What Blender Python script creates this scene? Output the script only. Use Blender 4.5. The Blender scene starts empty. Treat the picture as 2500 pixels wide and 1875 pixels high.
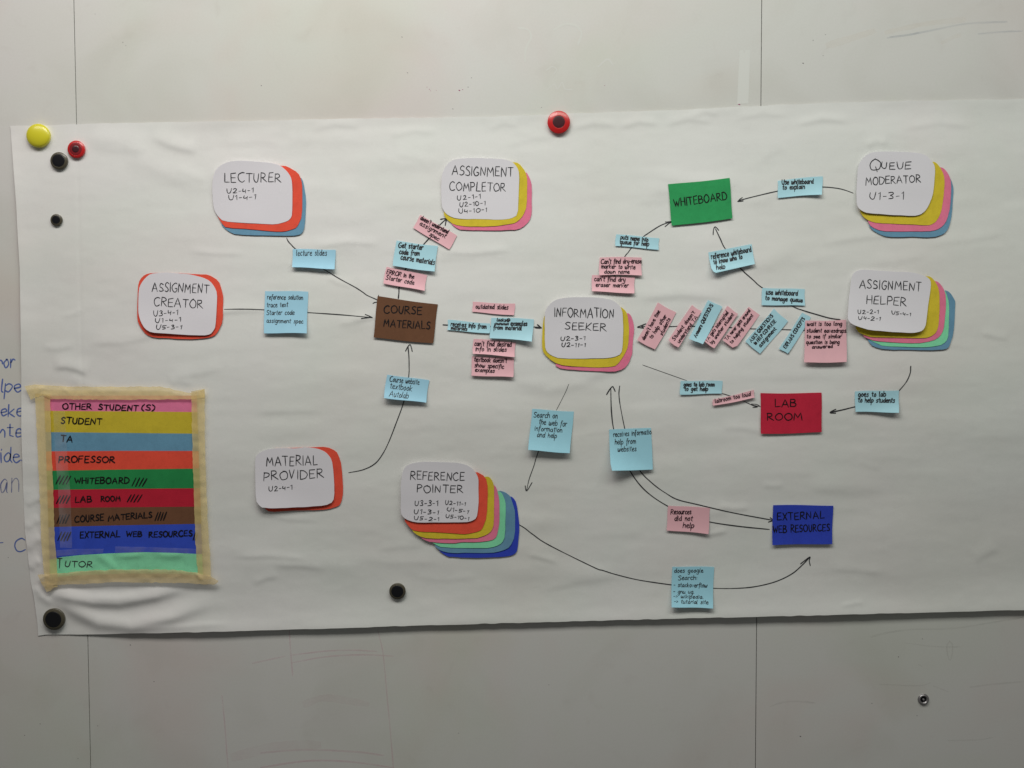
import bpy, bmesh, math, random
import numpy as np
from mathutils import Matrix, Vector

S = bpy.context.scene
COL = S.collection
random.seed(7)
rng = np.random.default_rng(11)

# ------------------------------------------------------------------ camera
# The wall is the plane y = 0 (z up, x right). One sticky note is 76 mm.
PITCH, ROLL = math.radians(-2.25), math.radians(-0.16)
FPX = 2180.0                               # focal length in photo pixels
DIST = 1.59
cam_d = bpy.data.cameras.new("camera")
cam = bpy.data.objects.new("camera", cam_d)
COL.objects.link(cam)
ROT = Matrix.Rotation(math.radians(90) + PITCH, 3, 'X') @ Matrix.Rotation(ROLL, 3, 'Z')
cam.matrix_world = Matrix.Translation((0, -DIST, 0.0625)) @ ROT.to_4x4()
cam_d.sensor_width = 36.0
cam_d.lens = 36.0 * FPX / 2500.0
cam_d.clip_start = 0.02
cam_d.clip_end = 50
S.camera = cam

# ------------------------------------------------------------------ room light
w = bpy.data.worlds.new("World"); S.world = w; w.use_nodes = True
bg = w.node_tree.nodes["Background"]
bg.inputs[0].default_value = (0.93, 0.95, 0.90, 1)
bg.inputs[1].default_value = 0.075

def lamp(name, x, y, z, sx, sy, power, col, tilt=0):
    l = bpy.data.lights.new(name, 'AREA'); l.shape = 'RECTANGLE'
    l.size = sx; l.size_y = sy; l.energy = power; l.color = col
    o = bpy.data.objects.new(name, l); o.location = (x, y, z)
    o.rotation_euler = (math.radians(tilt), 0, 0)
    COL.objects.link(o)
LAMP_Z = 1.34
lamp("ceiling_lamp", -1.30, -0.92, LAMP_Z, 0.85, 0.50, 7.000, (1.0, 0.915, 0.875))
lamp("ceiling_lamp", -0.40, -0.92, LAMP_Z, 0.85, 0.50, 15.04, (1.0, 0.975, 0.925))
lamp("ceiling_lamp", 0.40, -0.92, LAMP_Z, 0.85, 0.50, 8.34, (0.90, 1.0, 0.885))
lamp("ceiling_lamp", 1.30, -0.92, LAMP_Z, 0.85, 0.50, 7.00, (1.0, 0.955, 0.92))

S.view_settings.view_transform = 'Standard'
S.view_settings.look = 'None'
S.view_settings.exposure = 0.0
S.view_settings.gamma = 1.0
S.render.engine = 'CYCLES'

# ------------------------------------------------------------------ wall coordinates
# u, v are positions read off the photograph (2500 x 1875); on_wall puts them on
# the wall at a height h (metres) in front of it.
RN = np.array(ROT); CP = np.array(cam.matrix_world.translation)
def on_wall(u, v, h):
    u = np.asarray(u, float); v = np.asarray(v, float); h = np.asarray(h, float)
    d = np.stack([(u - 1250) / FPX, -(v - 937.5) / FPX, -np.ones_like(u)], -1) @ RN.T
    t = (-h - CP[1]) / d[..., 1]
    return CP + d * t[..., None]
MPP = 0.00073                              # metres per photo pixel on the wall

class Fr:                                   # a magnified window of the photograph
    def __init__(s, x, y, w, n=2212): s.x, s.y, s.k = x, y, w / n
    def __call__(s, *p):
        return [(s.x + a * s.k, s.y + b * s.k) for a, b in p]
A1=Fr(0,250,600);A2=Fr(0,650,600);A3=Fr(0,900,560);A4=Fr(60,1200,540);A5=Fr(480,350,400);A6=Fr(880,350,460)
B1=Fr(300,620,480);B2=Fr(880,620,460);B3=Fr(580,900,540);B4=Fr(940,1080,400);B5=Fr(1280,560,420);B6=Fr(1240,850,480)
C1=Fr(1540,700,320);C2=Fr(1780,700,320);C3=Fr(2020,620,380);C4=Fr(2020,350,380);C5=Fr(1580,400,520);C6=Fr(1540,850,720);C7=Fr(1440,1030,640)
D2=Fr(900,0,1000);D3=Fr(1800,0,700);D4=Fr(0,1500,1100);D5=Fr(1700,1450,800);D7=Fr(0,820,110,315);E4=Fr(600,560,340)

# ------------------------------------------------------------------ relief of the paper
def vnoise(u, v, su, sv, seed):
    r = np.random.default_rng(seed); N = 96
    L = r.random((N, N)) * 2 - 1
    x = np.asarray(u, float) / su + 17.3; y = np.asarray(v, float) / sv + 9.1
    i = np.floor(x).astype(int); j = np.floor(y).astype(int)
    fx = x - i; fy = y - j
    fx = fx*fx*fx*(fx*(fx*6-15)+10); fy = fy*fy*fy*(fy*(fy*6-15)+10)
    g = lambda a, b: L[a % N, b % N]
    return (g(i,j)*(1-fx)*(1-fy) + g(i+1,j)*fx*(1-fy) + g(i,j+1)*(1-fx)*fy + g(i+1,j+1)*fx*fy)

TOP = np.array([(-60,309),(19,308),(54,307),(122,306),(184,303),(320,300),(600,295),(700,293),(900,289),(1194,285),(1375,278),(1646,269),(1800,261),(1990,252),(2180,247),(2500,242),(2760,237)], float)
BOT = np.array([(-60,1555),(93,1552),(111,1549),(214,1549),(402,1545),(600,1541),(646,1539),(1100,1525),(1700,1509),(1845,1506),(2242,1496),(2500,1489),(2760,1482)], float)
LEFT = np.array([(307,24),(318,26),(402,32),(494,39),(589,44),(657,48),(786,50),(925,52),(1052,52),(1204,57),(1298,61),(1420,75),(1468,84),(1530,92),(1552,93)], float)
top_y = lambda u: np.interp(u, TOP[:,0], TOP[:,1])
bot_y = lambda u: np.interp(u, BOT[:,0], BOT[:,1])
left_x = lambda v: np.interp(v, LEFT[:,0], LEFT[:,1])

def crease(u, v, pts, wid, amp, skew=1.0):
    """ridge along a polyline; skew > 1 makes the lower flank steeper"""
    best = np.full(np.shape(u), 1e9); sg = np.zeros(np.shape(u)); tt = np.zeros(np.shape(u))
    P = np.array(pts, float); n = len(P) - 1
    for k in range(n):
        a, b = P[k], P[k+1]; ab = b - a; L2 = ab @ ab
        t = np.clip(((u-a[0])*ab[0] + (v-a[1])*ab[1]) / L2, 0, 1)
        dx = u - a[0] - t*ab[0]; dy = v - a[1] - t*ab[1]
        d = np.hypot(dx, dy); m = d < best
        best = np.where(m, d, best); sg = np.where(m, np.sign(dy), sg); tt = np.where(m, (k + t)/n, tt)
    wd = np.where(sg > 0, wid/skew, wid*skew)
    taper = np.clip(np.sin(np.pi*np.clip(tt, 0.0, 1))*1.6 + 0.05, 0, 1)
    return amp * np.exp(-(best/wd)**2) * taper

MAG = [(95,332),(145,393),(187,365),(138,537),(1364,299),(971,1443),(133,1511)]
def h_low(u, v):
    u = np.asarray(u, float); v = np.asarray(v, float)
    h = 0.0016 + 0.0005*vnoise(u, v, 520, 260, 3) + 0.0003*vnoise(u, v, 260, 170, 4)
    h = h + 0.013*np.clip((u-90)/420, 0, 1)**1.3*np.exp(-((v-930)/335)**2)      # the sheet bellies away from the wall
    db = np.maximum(0, bot_y(u) - v); dt = np.maximum(0, v - top_y(u))
    pin = np.clip((u - 150)/260, 0, 1)**1.2
    h = h + (0.0056*pin + 0.0006) * np.exp(-(db/46)**1.35)
    h = h + 0.0035*np.exp(-(np.maximum(0, u-left_x(v))/30)**1.3)*np.clip((v-330)/120, 0, 1)*np.clip((930-v)/120, 0, 1)
    h = h + 0.0018*np.clip((u-240)/300, 0.12, 1) * np.exp(-(dt/26)**1.3)
    return h
def h_wr(u, v):
    u = np.asarray(u, float); v = np.asarray(v, float)
    am = 0.55 + 0.45*vnoise(u, v, 430, 300, 21)
    h = 0.00115*am*vnoise(u + 0.5*v, v - 0.03*u, 330, 70, 5) + 0.00048*am*vnoise(u, v + 0.05*u, 150, 32, 6)
    h = h + 0.00085*vnoise(u - 0.6*v, v + 0.12*u, 210, 105, 15)*np.clip(0.5 + vnoise(u, v, 420, 380, 16), 0, 1)
    h = h + 0.00011*vnoise(u, v, 46, 17, 8) + 0.00004*vnoise(u, v, 17, 11, 9)
    # folds under the taped legend
    h = h + crease(u, v, [(118,1448),(165,1458),(225,1470),(290,1472),(380,1456),(450,1436)], 17, 0.0054, 1.35)
    h = h + crease(u, v, [(120,1462),(175,1490),(240,1521),(320,1529),(420,1508),(520,1470)], 19, 0.0050, 1.25)
    h = h + crease(u, v, [(160,1424),(230,1432),(300,1430),(380,1424)], 9, 0.0012)
    h = h + crease(u, v, [(84,1430),(100,1455),(128,1477)], 9, 0.0016)
    h = h + crease(u, v, [(62,1235),(85,1222),(110,1215)], 9, 0.0011, 1.3)
    h = h + crease(u, v, [(62,1292),(82,1275),(100,1268)], 12, 0.0015, 1.4)
    h = h + crease(u, v, [(66,1345),(84,1322),(102,1312)], 12, 0.0014, 1.3)
    h = h + crease(u, v, [(72,1392),(86,1375),(100,1368)], 12, 0.0017, 1.3)
    h = h + crease(u, v, [(300,1538),(420,1532),(560,1522)], 8, 0.0009)
    # dents above the legend
    h = h + crease(u, v, [(128,896),(160,894),(190,901),(216,913)], 13, 0.0021, 1.7)
    h = h + crease(u, v, [(104,849),(140,851),(184,844)], 10, 0.0008, 1.3)
    h = h + crease(u, v, [(170,922),(200,936),(250,948)], 14, 0.0009)
    h = h + crease(u, v, [(410,934),(440,928),(470,936)], 14, 0.0010, 1.3)
    h = h + crease(u, v, [(150,772),(185,764),(200,752)], 7, 0.0005)
    # diagonal buckles top left
    h = h + crease(u, v, [(372,330),(410,350),(450,362),(486,368)], 16, 0.0017, 1.5)
    h = h + crease(u, v, [(300,385),(360,398),(420,425),(500,462)], 26, 0.0012, 1.2)
    h = h + crease(u, v, [(210,330),(300,345),(360,372)], 26, 0.0009, 1.2)
    h = h + crease(u, v, [(428,410),(470,428),(505,440)], 12, 0.0006)
    # top edge ripples
    for (x, y, l, a) in [(1230,300,40,.0006),(1450,300,60,.0008),(1560,296,50,.0009),(1680,290,60,.0008),(1720,272,40,.0007),(1860,276,70,.0006),(820,302,60,.0006),(1010,318,60,.0005),(2010,290,70,.0009),(2140,344,30,.0009),(2290,300,90,.0006)]:
        h = h + crease(u, v, [(x-l,y+14),(x,y),(x+l,y+6)], 10, a, 1.4)
    # broad soft dents in the middle
    h = h + crease(u, v, [(1250,925),(1340,948),(1420,930),(1510,880)], 26, 0.0016, 1.3)
    h = h + crease(u, v, [(1560,726),(1660,716),(1780,728)], 18, 0.0013, 1.5)
    h = h + crease(u, v, [(1820,655),(1880,640),(1950,600)], 26, 0.0012, 1.2)
    h = h + crease(u, v, [(1720,1306),(1748,1303),(1775,1296)], 6, 0.0009, 1.4)
    h = h + crease(u, v, [(1860,1183),(1885,1186),(1915,1184)], 8, 0.0006)
    h = h + crease(u, v, [(700,610),(800,600),(880,590)], 20, 0.0008)
    h = h + crease(u, v, [(560,1380),(760,1372),(900,1390)], 24, 0.0010)
    h = h + crease(u, v, [(1200,1400),(1350,1392),(1500,1404)], 24, 0.0009)
    h = h + crease(u, v, [(2050,1480),(2085,1473),(2110,1470)], 6, 0.0006)
    h = h + crease(u, v, [(620,460),(780,452),(900,470)], 22, 0.0007)
    for k in range(64):
        r = np.random.default_rng(500 + k)
        x, y = r.uniform(260, 2450), r.uniform(330, 1470); l = r.uniform(30, 110); s = r.uniform(-18, 12)
        h = h + crease(u, v, [(x-l,y-s),(x,y+r.uniform(-8,8)),(x+l,y+s)], r.uniform(7,18), r.uniform(.0003,.00085), 1.5)
    # the seam of the boards printing through
    h = h - 0.00042*np.exp(-((u - (180.5 + v*0.0213))/3.2)**2) * (v < 960)
    h = h - 0.00010*np.exp(-((u - (1859.5 - v*0.0085))/3.2)**2)
    return h
# pre-computed grid so that everything laid on the paper agrees with it
GU, GV = np.arange(-20, 2762, 3.0), np.arange(225, 1566, 3.0)
gu, gv = np.meshgrid(GU, GV, indexing='ij')
G_WR = h_wr(gu, gv)
wgt = np.ones_like(gu)
for (mx, my) in MAG: wgt *= 1 - 0.9*np.exp(-(((gu-mx)**2 + (gv-my)**2)/34.0**2))
G_WR *= wgt
def bil(G, u, v):
    x = np.clip((np.asarray(u,float) - GU[0])/3.0, 0, len(GU)-1.001); y = np.clip((np.asarray(v,float) - GV[0])/3.0, 0, len(GV)-1.001)
    i = x.astype(int); j = y.astype(int); fx = x-i; fy = y-j
    return G[i,j]*(1-fx)*(1-fy)+G[i+1,j]*fx*(1-fy)+G[i,j+1]*(1-fx)*fy+G[i+1,j+1]*fx*fy
H_paper = lambda u, v: np.maximum(0.0006, h_low(u, v) + bil(G_WR, u, v))
# stiff cards rest on the ridges: a smoothed upper envelope of the wrinkles
K_ = 6; ni, nj = G_WR.shape[0]//K_, G_WR.shape[1]//K_
ENV = G_WR[:ni*K_, :nj*K_].reshape(ni, K_, nj, K_).max((1, 3))
pd = np.pad(ENV, 1, 'edge'); ENV = np.max([pd[i:i+ni, j:j+nj] for i in range(3) for j in range(3)], 0)
for _ in range(2):
    pd = np.pad(ENV, 1, 'edge'); ENV = np.mean([pd[i:i+ni, j:j+nj] for i in range(3) for j in range(3)], 0)
def env(u, v):
    x = np.clip((np.asarray(u,float)-GU[0])/(3.0*K_) - .5, 0, ni-1.001); y = np.clip((np.asarray(v,float)-GV[0])/(3.0*K_) - .5, 0, nj-1.001)
    i = x.astype(int); j = y.astype(int); fx = x-i; fy = y-j
    return ENV[i,j]*(1-fx)*(1-fy)+ENV[i+1,j]*fx*(1-fy)+ENV[i,j+1]*(1-fx)*fy+ENV[i+1,j+1]*fx*fy
H_flat = lambda u, v: h_low(u, v) + env(u, v)*0.9 + 0.0001

# ------------------------------------------------------------------ materials
lin = lambda c: tuple(((x/255)/12.92 if x <= 10 else (((x/255)+0.055)/1.055)**2.4) for x in c)
PAPER_ALB = 0.83
def albedo(obs, white):
    a, b = lin(obs), lin(white)
    m = sum(b)/3
    return tuple(min(0.95, x/m*PAPER_ALB) for x in a)
def new_mat(name, col, rough=0.6, grain=0.0, gscale=900, bump=0.0, bscale=500, spec=0.3, tint=None):
    m = bpy.data.materials.new(name); m.use_nodes = True
    nt = m.node_tree; b = nt.nodes["Principled BSDF"]
    b.inputs["Roughness"].default_value = rough
    b.inputs["Specular IOR Level"].default_value = spec
    b.inputs["Base Color"].default_value = (*col, 1)
    tc = nt.nodes.new("ShaderNodeTexCoord")
    if grain or tint:
        cur = None
        n = nt.nodes.new("ShaderNodeTexNoise"); n.inputs["Scale"].default_value = gscale; n.inputs["Detail"].default_value = 3
        nt.links.new(tc.outputs["Object"], n.inputs["Vector"])
        mr = nt.nodes.new("ShaderNodeMapRange")
        mr.inputs["From Min"].default_value = 0.3; mr.inputs["From Max"].default_value = 0.7
        mr.inputs["To Min"].default_value = 1 - grain; mr.inputs["To Max"].default_value = 1 + grain
        nt.links.new(n.outputs["Fac"], mr.inputs["Value"])
        mul = nt.nodes.new("ShaderNodeVectorMath"); mul.operation = 'SCALE'
        mul.inputs[0].default_value = col
        nt.links.new(mr.outputs["Result"], mul.inputs["Scale"])
        cur = mul.outputs[0]
        if tint:
            for (c2, sc, lo, hi, fac) in tint:
                n2 = nt.nodes.new("ShaderNodeTexNoise"); n2.inputs["Scale"].default_value = sc; n2.inputs["Detail"].default_value = 4
                n2.inputs["Distortion"].default_value = 0.6
                nt.links.new(tc.outputs["Object"], n2.inputs["Vector"])
                m2 = nt.nodes.new("ShaderNodeMapRange"); m2.inputs["From Min"].default_value = lo; m2.inputs["From Max"].default_value = hi
                m2.inputs["To Max"].default_value = fac
                nt.links.new(n2.outputs["Fac"], m2.inputs["Value"])
                mx = nt.nodes.new("ShaderNodeMix"); mx.data_type = 'RGBA'; mx.blend_type = 'MULTIPLY'
                nt.links.new(m2.outputs["Result"], mx.inputs[0]); nt.links.new(cur, mx.inputs[6])
                mx.inputs[7].default_value = (*c2, 1)
                cur = mx.outputs[2]
        nt.links.new(cur, b.inputs["Base Color"])
    if bump:
        n3 = nt.nodes.new("ShaderNodeTexNoise"); n3.inputs["Scale"].default_value = bscale; n3.inputs["Detail"].default_value = 4
        nt.links.new(tc.outputs["Object"], n3.inputs["Vector"])
        bp = nt.nodes.new("ShaderNodeBump"); bp.inputs["Strength"].default_value = bump; bp.inputs["Distance"].default_value = 0.0004
        nt.links.new(n3.outputs["Fac"], bp.inputs["Height"]); nt.links.new(bp.outputs["Normal"], b.inputs["Normal"])
    return m
def see_through(m, alpha, nz=None):
    """let part of the light pass; nz = scale of cloudiness"""
    nt = m.node_tree; b = nt.nodes["Principled BSDF"]
    b.inputs["Alpha"].default_value = alpha
    if nz:
        tc = nt.nodes.new("ShaderNodeTexCoord"); n = nt.nodes.new("ShaderNodeTexNoise")
        n.inputs["Scale"].default_value = nz; n.inputs["Detail"].default_value = 5
        mr = nt.nodes.new("ShaderNodeMapRange"); mr.inputs["From Min"].default_value = 0.3; mr.inputs["From Max"].default_value = 0.7
        mr.inputs["To Min"].default_value = alpha*0.45; mr.inputs["To Max"].default_value = min(1, alpha*1.5)
        nt.links.new(tc.outputs["Object"], n.inputs["Vector"]); nt.links.new(n.outputs["Fac"], mr.inputs["Value"])
        nt.links.new(mr.outputs["Result"], b.inputs["Alpha"])
    return m

PINKISH, GREENISH = (1.0, 0.93, 0.925), (0.95, 0.99, 0.93)
M_board = new_mat("whiteboard_laminate", (0.745, 0.732, 0.712), 0.30, 0.012, 260, 0.03, 60, 0.45,
                  tint=[(PINKISH, 3.2, 0.45, 0.7, 1), (GREENISH, 2.4, 0.45, 0.7, 1), ((0.93,0.925,0.91), 5.5, 0.5, 0.72, 0.8), ((0.9,0.88,0.87), 23, 0.62, 0.75, 0.35)])
M_gap = new_mat("dark_joint", (0.03, 0.03, 0.035), 0.8)
M_paper = new_mat("roll_paper", (0.885, 0.872, 0.865), 0.7, 0.014, 420, 0.22, 160, 0.2,
                  tint=[((1.0,0.96,0.965), 2.6, 0.45, 0.7, 1), ((0.945,0.985,0.95), 2.2, 0.38, 0.66, 1), ((0.965,0.965,0.965), 38, 0.5, 0.75, 0.6)])
def card_mat(name, obs, white, **k): return new_mat(name, albedo(obs, white), 0.72, 0.10, 1300, 0.7, 1100, 0.15, tint=[((0.90,0.90,0.91), 30, 0.4, 0.72, 1), ((0.93,0.92,0.92), 110, 0.5, 0.75, 1)], **k)
W_MID, W_LOW, W_TOP = (191,191,185), (165,166,158), (196,196,190)
M_white = new_mat("white_card", albedo((191,188,194), W_MID), 0.6, 0.012, 500, 0.12, 400, 0.25)
M_red = card_mat("orange_red_card", (204,74,56), W_MID)
M_yel = card_mat("yellow_card", (186,166,48), W_MID)
M_pnk = card_mat("pink_card", (200,106,134), W_MID)
M_stl = card_mat("steel_blue_card", (92,131,156), W_MID)
M_grn = card_mat("green_card", (44,135,80), W_MID)
M_crm = card_mat("crimson_card", (158,32,52), (176,177,169))
M_brn = card_mat("brown_card", (94,64,46), W_MID)
M_roy = card_mat("royal_blue_card", (37,52,140), W_LOW)
M_mnt = card_mat("mint_card", (112,186,146), (184,184,177))
NB = lambda n, c, w: new_mat(n, albedo(c, w), 0.6, 0.012, 700, 0.1, 500, 0.25, tint=[((0.96,0.965,0.97), 40, 0.4, 0.7, 1)])
M_nb1 = NB("sky_blue_note", (140,181,201), W_MID)
M_nb2 = NB("pale_aqua_note", (150,187,199), W_MID)
M_nb3 = NB("deep_sky_note", (123,163,184), (168,170,161))
M_np = NB("pink_note", (218,156,164), W_MID)
M_ink = new_mat("black_marker_ink", (0.040, 0.040, 0.046), 0.5)
M_ink_thin = new_mat("fine_pen_ink", (0.055, 0.055, 0.06), 0.5)
M_inkp = new_mat("marker_ink_on_pink", (0.035, 0.012, 0.020), 0.5)
M_inkb = new_mat("blue_whiteboard_ink", (0.13, 0.19, 0.48), 0.5)
M_inkb2 = see_through(new_mat("faded_blue_ink", (0.16, 0.20, 0.45), 0.5), 0.55, 60)
M_ghost_pink = see_through(new_mat("erased_pink_ink", (0.80, 0.33, 0.47), 0.5), 0.12, 30)
M_ghost_blue = see_through(new_mat("erased_blue_ink", (0.30, 0.38, 0.50), 0.5), 0.11, 20)
M_ghost_grey = see_through(new_mat("erased_grey_ink", (0.33, 0.31, 0.28), 0.5), 0.06, 20)
M_ghost_white = new_mat("wiped_clean_mark", (0.752, 0.742, 0.715), 0.32)
M_ghost_orange = see_through(new_mat("erased_orange_ink", (0.90, 0.70, 0.50), 0.5), 0.045, 20)
M_ghost_smear = see_through(new_mat("pink_smear", (0.80, 0.50, 0.58), 0.5), 0.05, 25)
M_spk = new_mat("dark_speck", (0.12, 0.10, 0.11), 0.6)
M_spkm = new_mat("magenta_speck", (0.35, 0.03, 0.16), 0.6)
M_tape = see_through(new_mat("masking_tape", (0.95, 0.75, 0.33), 0.5, 0.05, 90, 0.3, 260, 0.3), 0.60)
M_tape2 = see_through(new_mat("masking_tape_lower", (0.84, 0.66, 0.36), 0.5, 0.06, 90, 0.3, 260, 0.3), 0.68)
M_clear = see_through(new_mat("clear_tape", (0.78, 0.76, 0.82), 0.22, 0, 1, 0.2, 90, 0.6), 0.12, 50)
M_wtape = new_mat("milky_tape", (0.775, 0.772, 0.75), 0.3)
def plastic(name, col, rough, coat=0.5, trans=0.0):
    m = new_mat(name, col, rough, spec=0.5); b = m.node_tree.nodes["Principled BSDF"]
    b.inputs["Coat Weight"].default_value = coat; b.inputs["Coat Roughness"].default_value = 0.12
    b.inputs["Transmission Weight"].default_value = trans
    return m
M_yp = plastic("yellow_plastic", (0.78, 0.71, 0.03), 0.35)
M_rp = plastic("red_translucent_plastic", (0.62, 0.018, 0.020), 0.3, 0.35)
M_rc = plastic("dark_red_core", (0.062, 0.012, 0.018), 0.35, 0.25)
M_rc2 = plastic("maroon_core", (0.24, 0.010, 0.016), 0.4, 0.15)
M_bp = plastic("black_plastic", (0.085, 0.074, 0.050), 0.38, 0.25)
M_bc = plastic("black_core", (0.006, 0.006, 0.009), 0.35, 0.1)
M_steel = new_mat("dull_steel", (0.40, 0.38, 0.39), 0.35, 0.05, 300)
M_steel.node_tree.nodes["Principled BSDF"].inputs["Metallic"].default_value = 0.7
M_hole = new_mat("black_hole", (0.008, 0.008, 0.012), 0.5)

# ------------------------------------------------------------------ helpers
def tag(o, label=None, cat=None, group=None, kind=None):
    if label: o['label'] = label
    if cat: o['category'] = cat
    if group: o['group'] = group
    if kind: o['kind'] = kind
    return o
def link(name, verts, faces, mat, parent=None, smooth=True, solid=0.0):
    me = bpy.data.meshes.new(name)
    v = np.asarray(verts, float); nface = len(faces)
    if solid:                                # a cut edge of its own, flat shaded
        de = {}
        for f in faces:
            for a_, b_ in zip(f, f[1:] + f[:1]): de[(a_, b_)] = 1
        bd = [e_ for e_ in de if (e_[1], e_[0]) not in de]
        ids = sorted({x_ for e_ in bd for x_ in e_}); nn = len(v); mp = {q_: nn + k_ for k_, q_ in enumerate(ids)}
        v = np.vstack([v, v[ids], v[ids] + np.array([0, solid, 0])]); m_ = len(ids)
        faces = list(faces) + [(mp[b_], mp[a_], mp[a_] + m_, mp[b_] + m_) for a_, b_ in bd]
    org = v.mean(0)
    if parent is not None: org = np.array(parent.matrix_world.translation) if parent.type != 'EMPTY' or True else org
    me.from_pydata((v - org).tolist(), [], faces)
    me.materials.append(mat)
    if smooth: me.polygons.foreach_set("use_smooth", [k_ < nface for k_ in range(len(me.polygons))])
    me.update()
    o = bpy.data.objects.new(name, me); COL.objects.link(o)
    if parent is None: o.location = org
    else: o.parent = parent
    o.matrix_world = Matrix.Translation(org.tolist()) if parent is None else parent.matrix_world.copy()
    return o
def empty(name, loc):
    o = bpy.data.objects.new(name, None); o.empty_display_size = 0.02
    COL.objects.link(o); o.location = loc; o.matrix_world = Matrix.Translation(loc); return o

def grid_mesh(U, V, Hh):
    """arrays (m,n) -> verts, faces facing the viewer"""
    m, n = U.shape
    P = on_wall(U, V, Hh).reshape(-1, 3)
    F = []
    for i in range(m-1):
        a = i*n
        for j in range(n-1):
            F.append((a+j, a+j+1, a+n+j+1, a+n+j))
    return P, F
def chaikin(p, it=2, closed=True):
    p = np.asarray(p, float)
    for _ in range(it):
        q = np.roll(p, -1, 0) if closed else p[1:]
        a = p if closed else p[:-1]
        r = np.empty((2*len(a), 2)); r[0::2] = a*.78 + q*.22; r[1::2] = a*.22 + q*.78
        if not closed: r = np.vstack([p[:1], r, p[-1:]])
        p = r
    return p
def dense(p, step=6.0, closed=True):
    p = np.asarray(p, float); q = np.vstack([p, p[:1]]) if closed else p
    out = []
    for a, b in zip(q[:-1], q[1:]):
        k = max(1, int(np.hypot(*(b-a))/step))
        for t in range(k): out.append(a + (b-a)*t/k)
    if not closed: out.append(q[-1])
    return np.array(out)

class Sheet:
    """a flat piece of card or paper lying on the roll paper, with curled edges"""
    def __init__(s, outline, base, lb=0.0, bl=0.0, br=0.0, tr=0.0, tl=0.0, lt=0.0, corners=None, wob=0.00025, seed=0):
        s.o = np.array(outline, float); s.base = base
        if corners is None:
            mn, mx = s.o.min(0), s.o.max(0)
            corners = [(mn[0],mn[1]),(mx[0],mn[1]),(mx[0],mx[1]),(mn[0],mx[1])]
        c = np.array(corners, float)
        s.org = c[0]; e1 = ((c[1]-c[0]) + (c[2]-c[3]))/2; e2 = ((c[3]-c[0]) + (c[2]-c[1]))/2
        s.inv = np.linalg.inv(np.array([e1, e2]).T)
        s.p = (lb, bl, br, tr, tl, lt); s.wob = wob; s.seed = seed
    def h(s, u, v):
        u = np.asarray(u, float); v = np.asarray(v, float)
        d = np.stack([u - s.org[0], v - s.org[1]], -1) @ s.inv.T
        a, b = np.clip(d[...,0], 0, 1), np.clip(d[...,1], 0, 1)
        lb, bl, br, tr, tl, lt = s.p
        q = lambda x, y: np.maximum(0, x + y - 1)**2
        H = H_flat(u, v) + s.base + lb*b**3 + lt*(1-b)**3 + bl*q(1-a, b) + br*q(a, b) + tr*q(a, 1-b) + tl*q(1-a, 1-b)
        if s.wob: H = H + s.wob*(1 + vnoise(u, v, 70, 50, 300 + s.seed))*0.5
        return H
    def build(s, name, mat, parent=None, quad=False, thick=0.00022):
        if quad:
            c = s.o; n = 12
            a, b = np.meshgrid(np.linspace(0,1,n), np.linspace(0,1,n), indexing='ij')
            P = (c[0]*((1-a)*(1-b))[...,None] + c[1]*(a*(1-b))[...,None] + c[2]*(a*b)[...,None] + c[3]*((1-a)*b)[...,None])
            r = np.random.default_rng(s.seed)                    # cut edges are never dead straight
            P = P + (r.random(2)-.5)*0
            U, V = P[...,0], P[...,1]
            ph = r.random(4)*6
            V = V + 0.9*np.sin(a*5+ph[0])*(np.abs(b-.5)*2)**6; U = U + 0.7*np.sin(b*5+ph[1])*(np.abs(a-.5)*2)**6
            X, F = grid_mesh(U, V, s.h(U, V)); F = [f[::-1] for f in F]
        else:
            o = s.o; ctr = o.mean(0); R = 9; n = len(o)
            pts = [ctr[None]]
            for k in range(1, R+1): pts.append(ctr + (o-ctr)*(k/R)**0.85)
            Q = np.vstack(pts); X = on_wall(Q[:,0], Q[:,1], s.h(Q[:,0], Q[:,1])); F = []
            for j in range(n):
                j2 = (j+1) % n; F.append((0, 1+j, 1+j2))
                for k in range(R-1):
                    a = 1+k*n; F.append((a+j, a+n+j, a+n+j2, a+j2))
        # make normals face the viewer (-y)
        f = F[len(F)//2]; nrm = np.cross(X[f[1]]-X[f[0]], X[f[2]]-X[f[0]])
        if nrm[1] > 0: F = [tuple(reversed(g)) for g in F]
        return link(name, X, F, mat, parent, True, thick)

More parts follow.
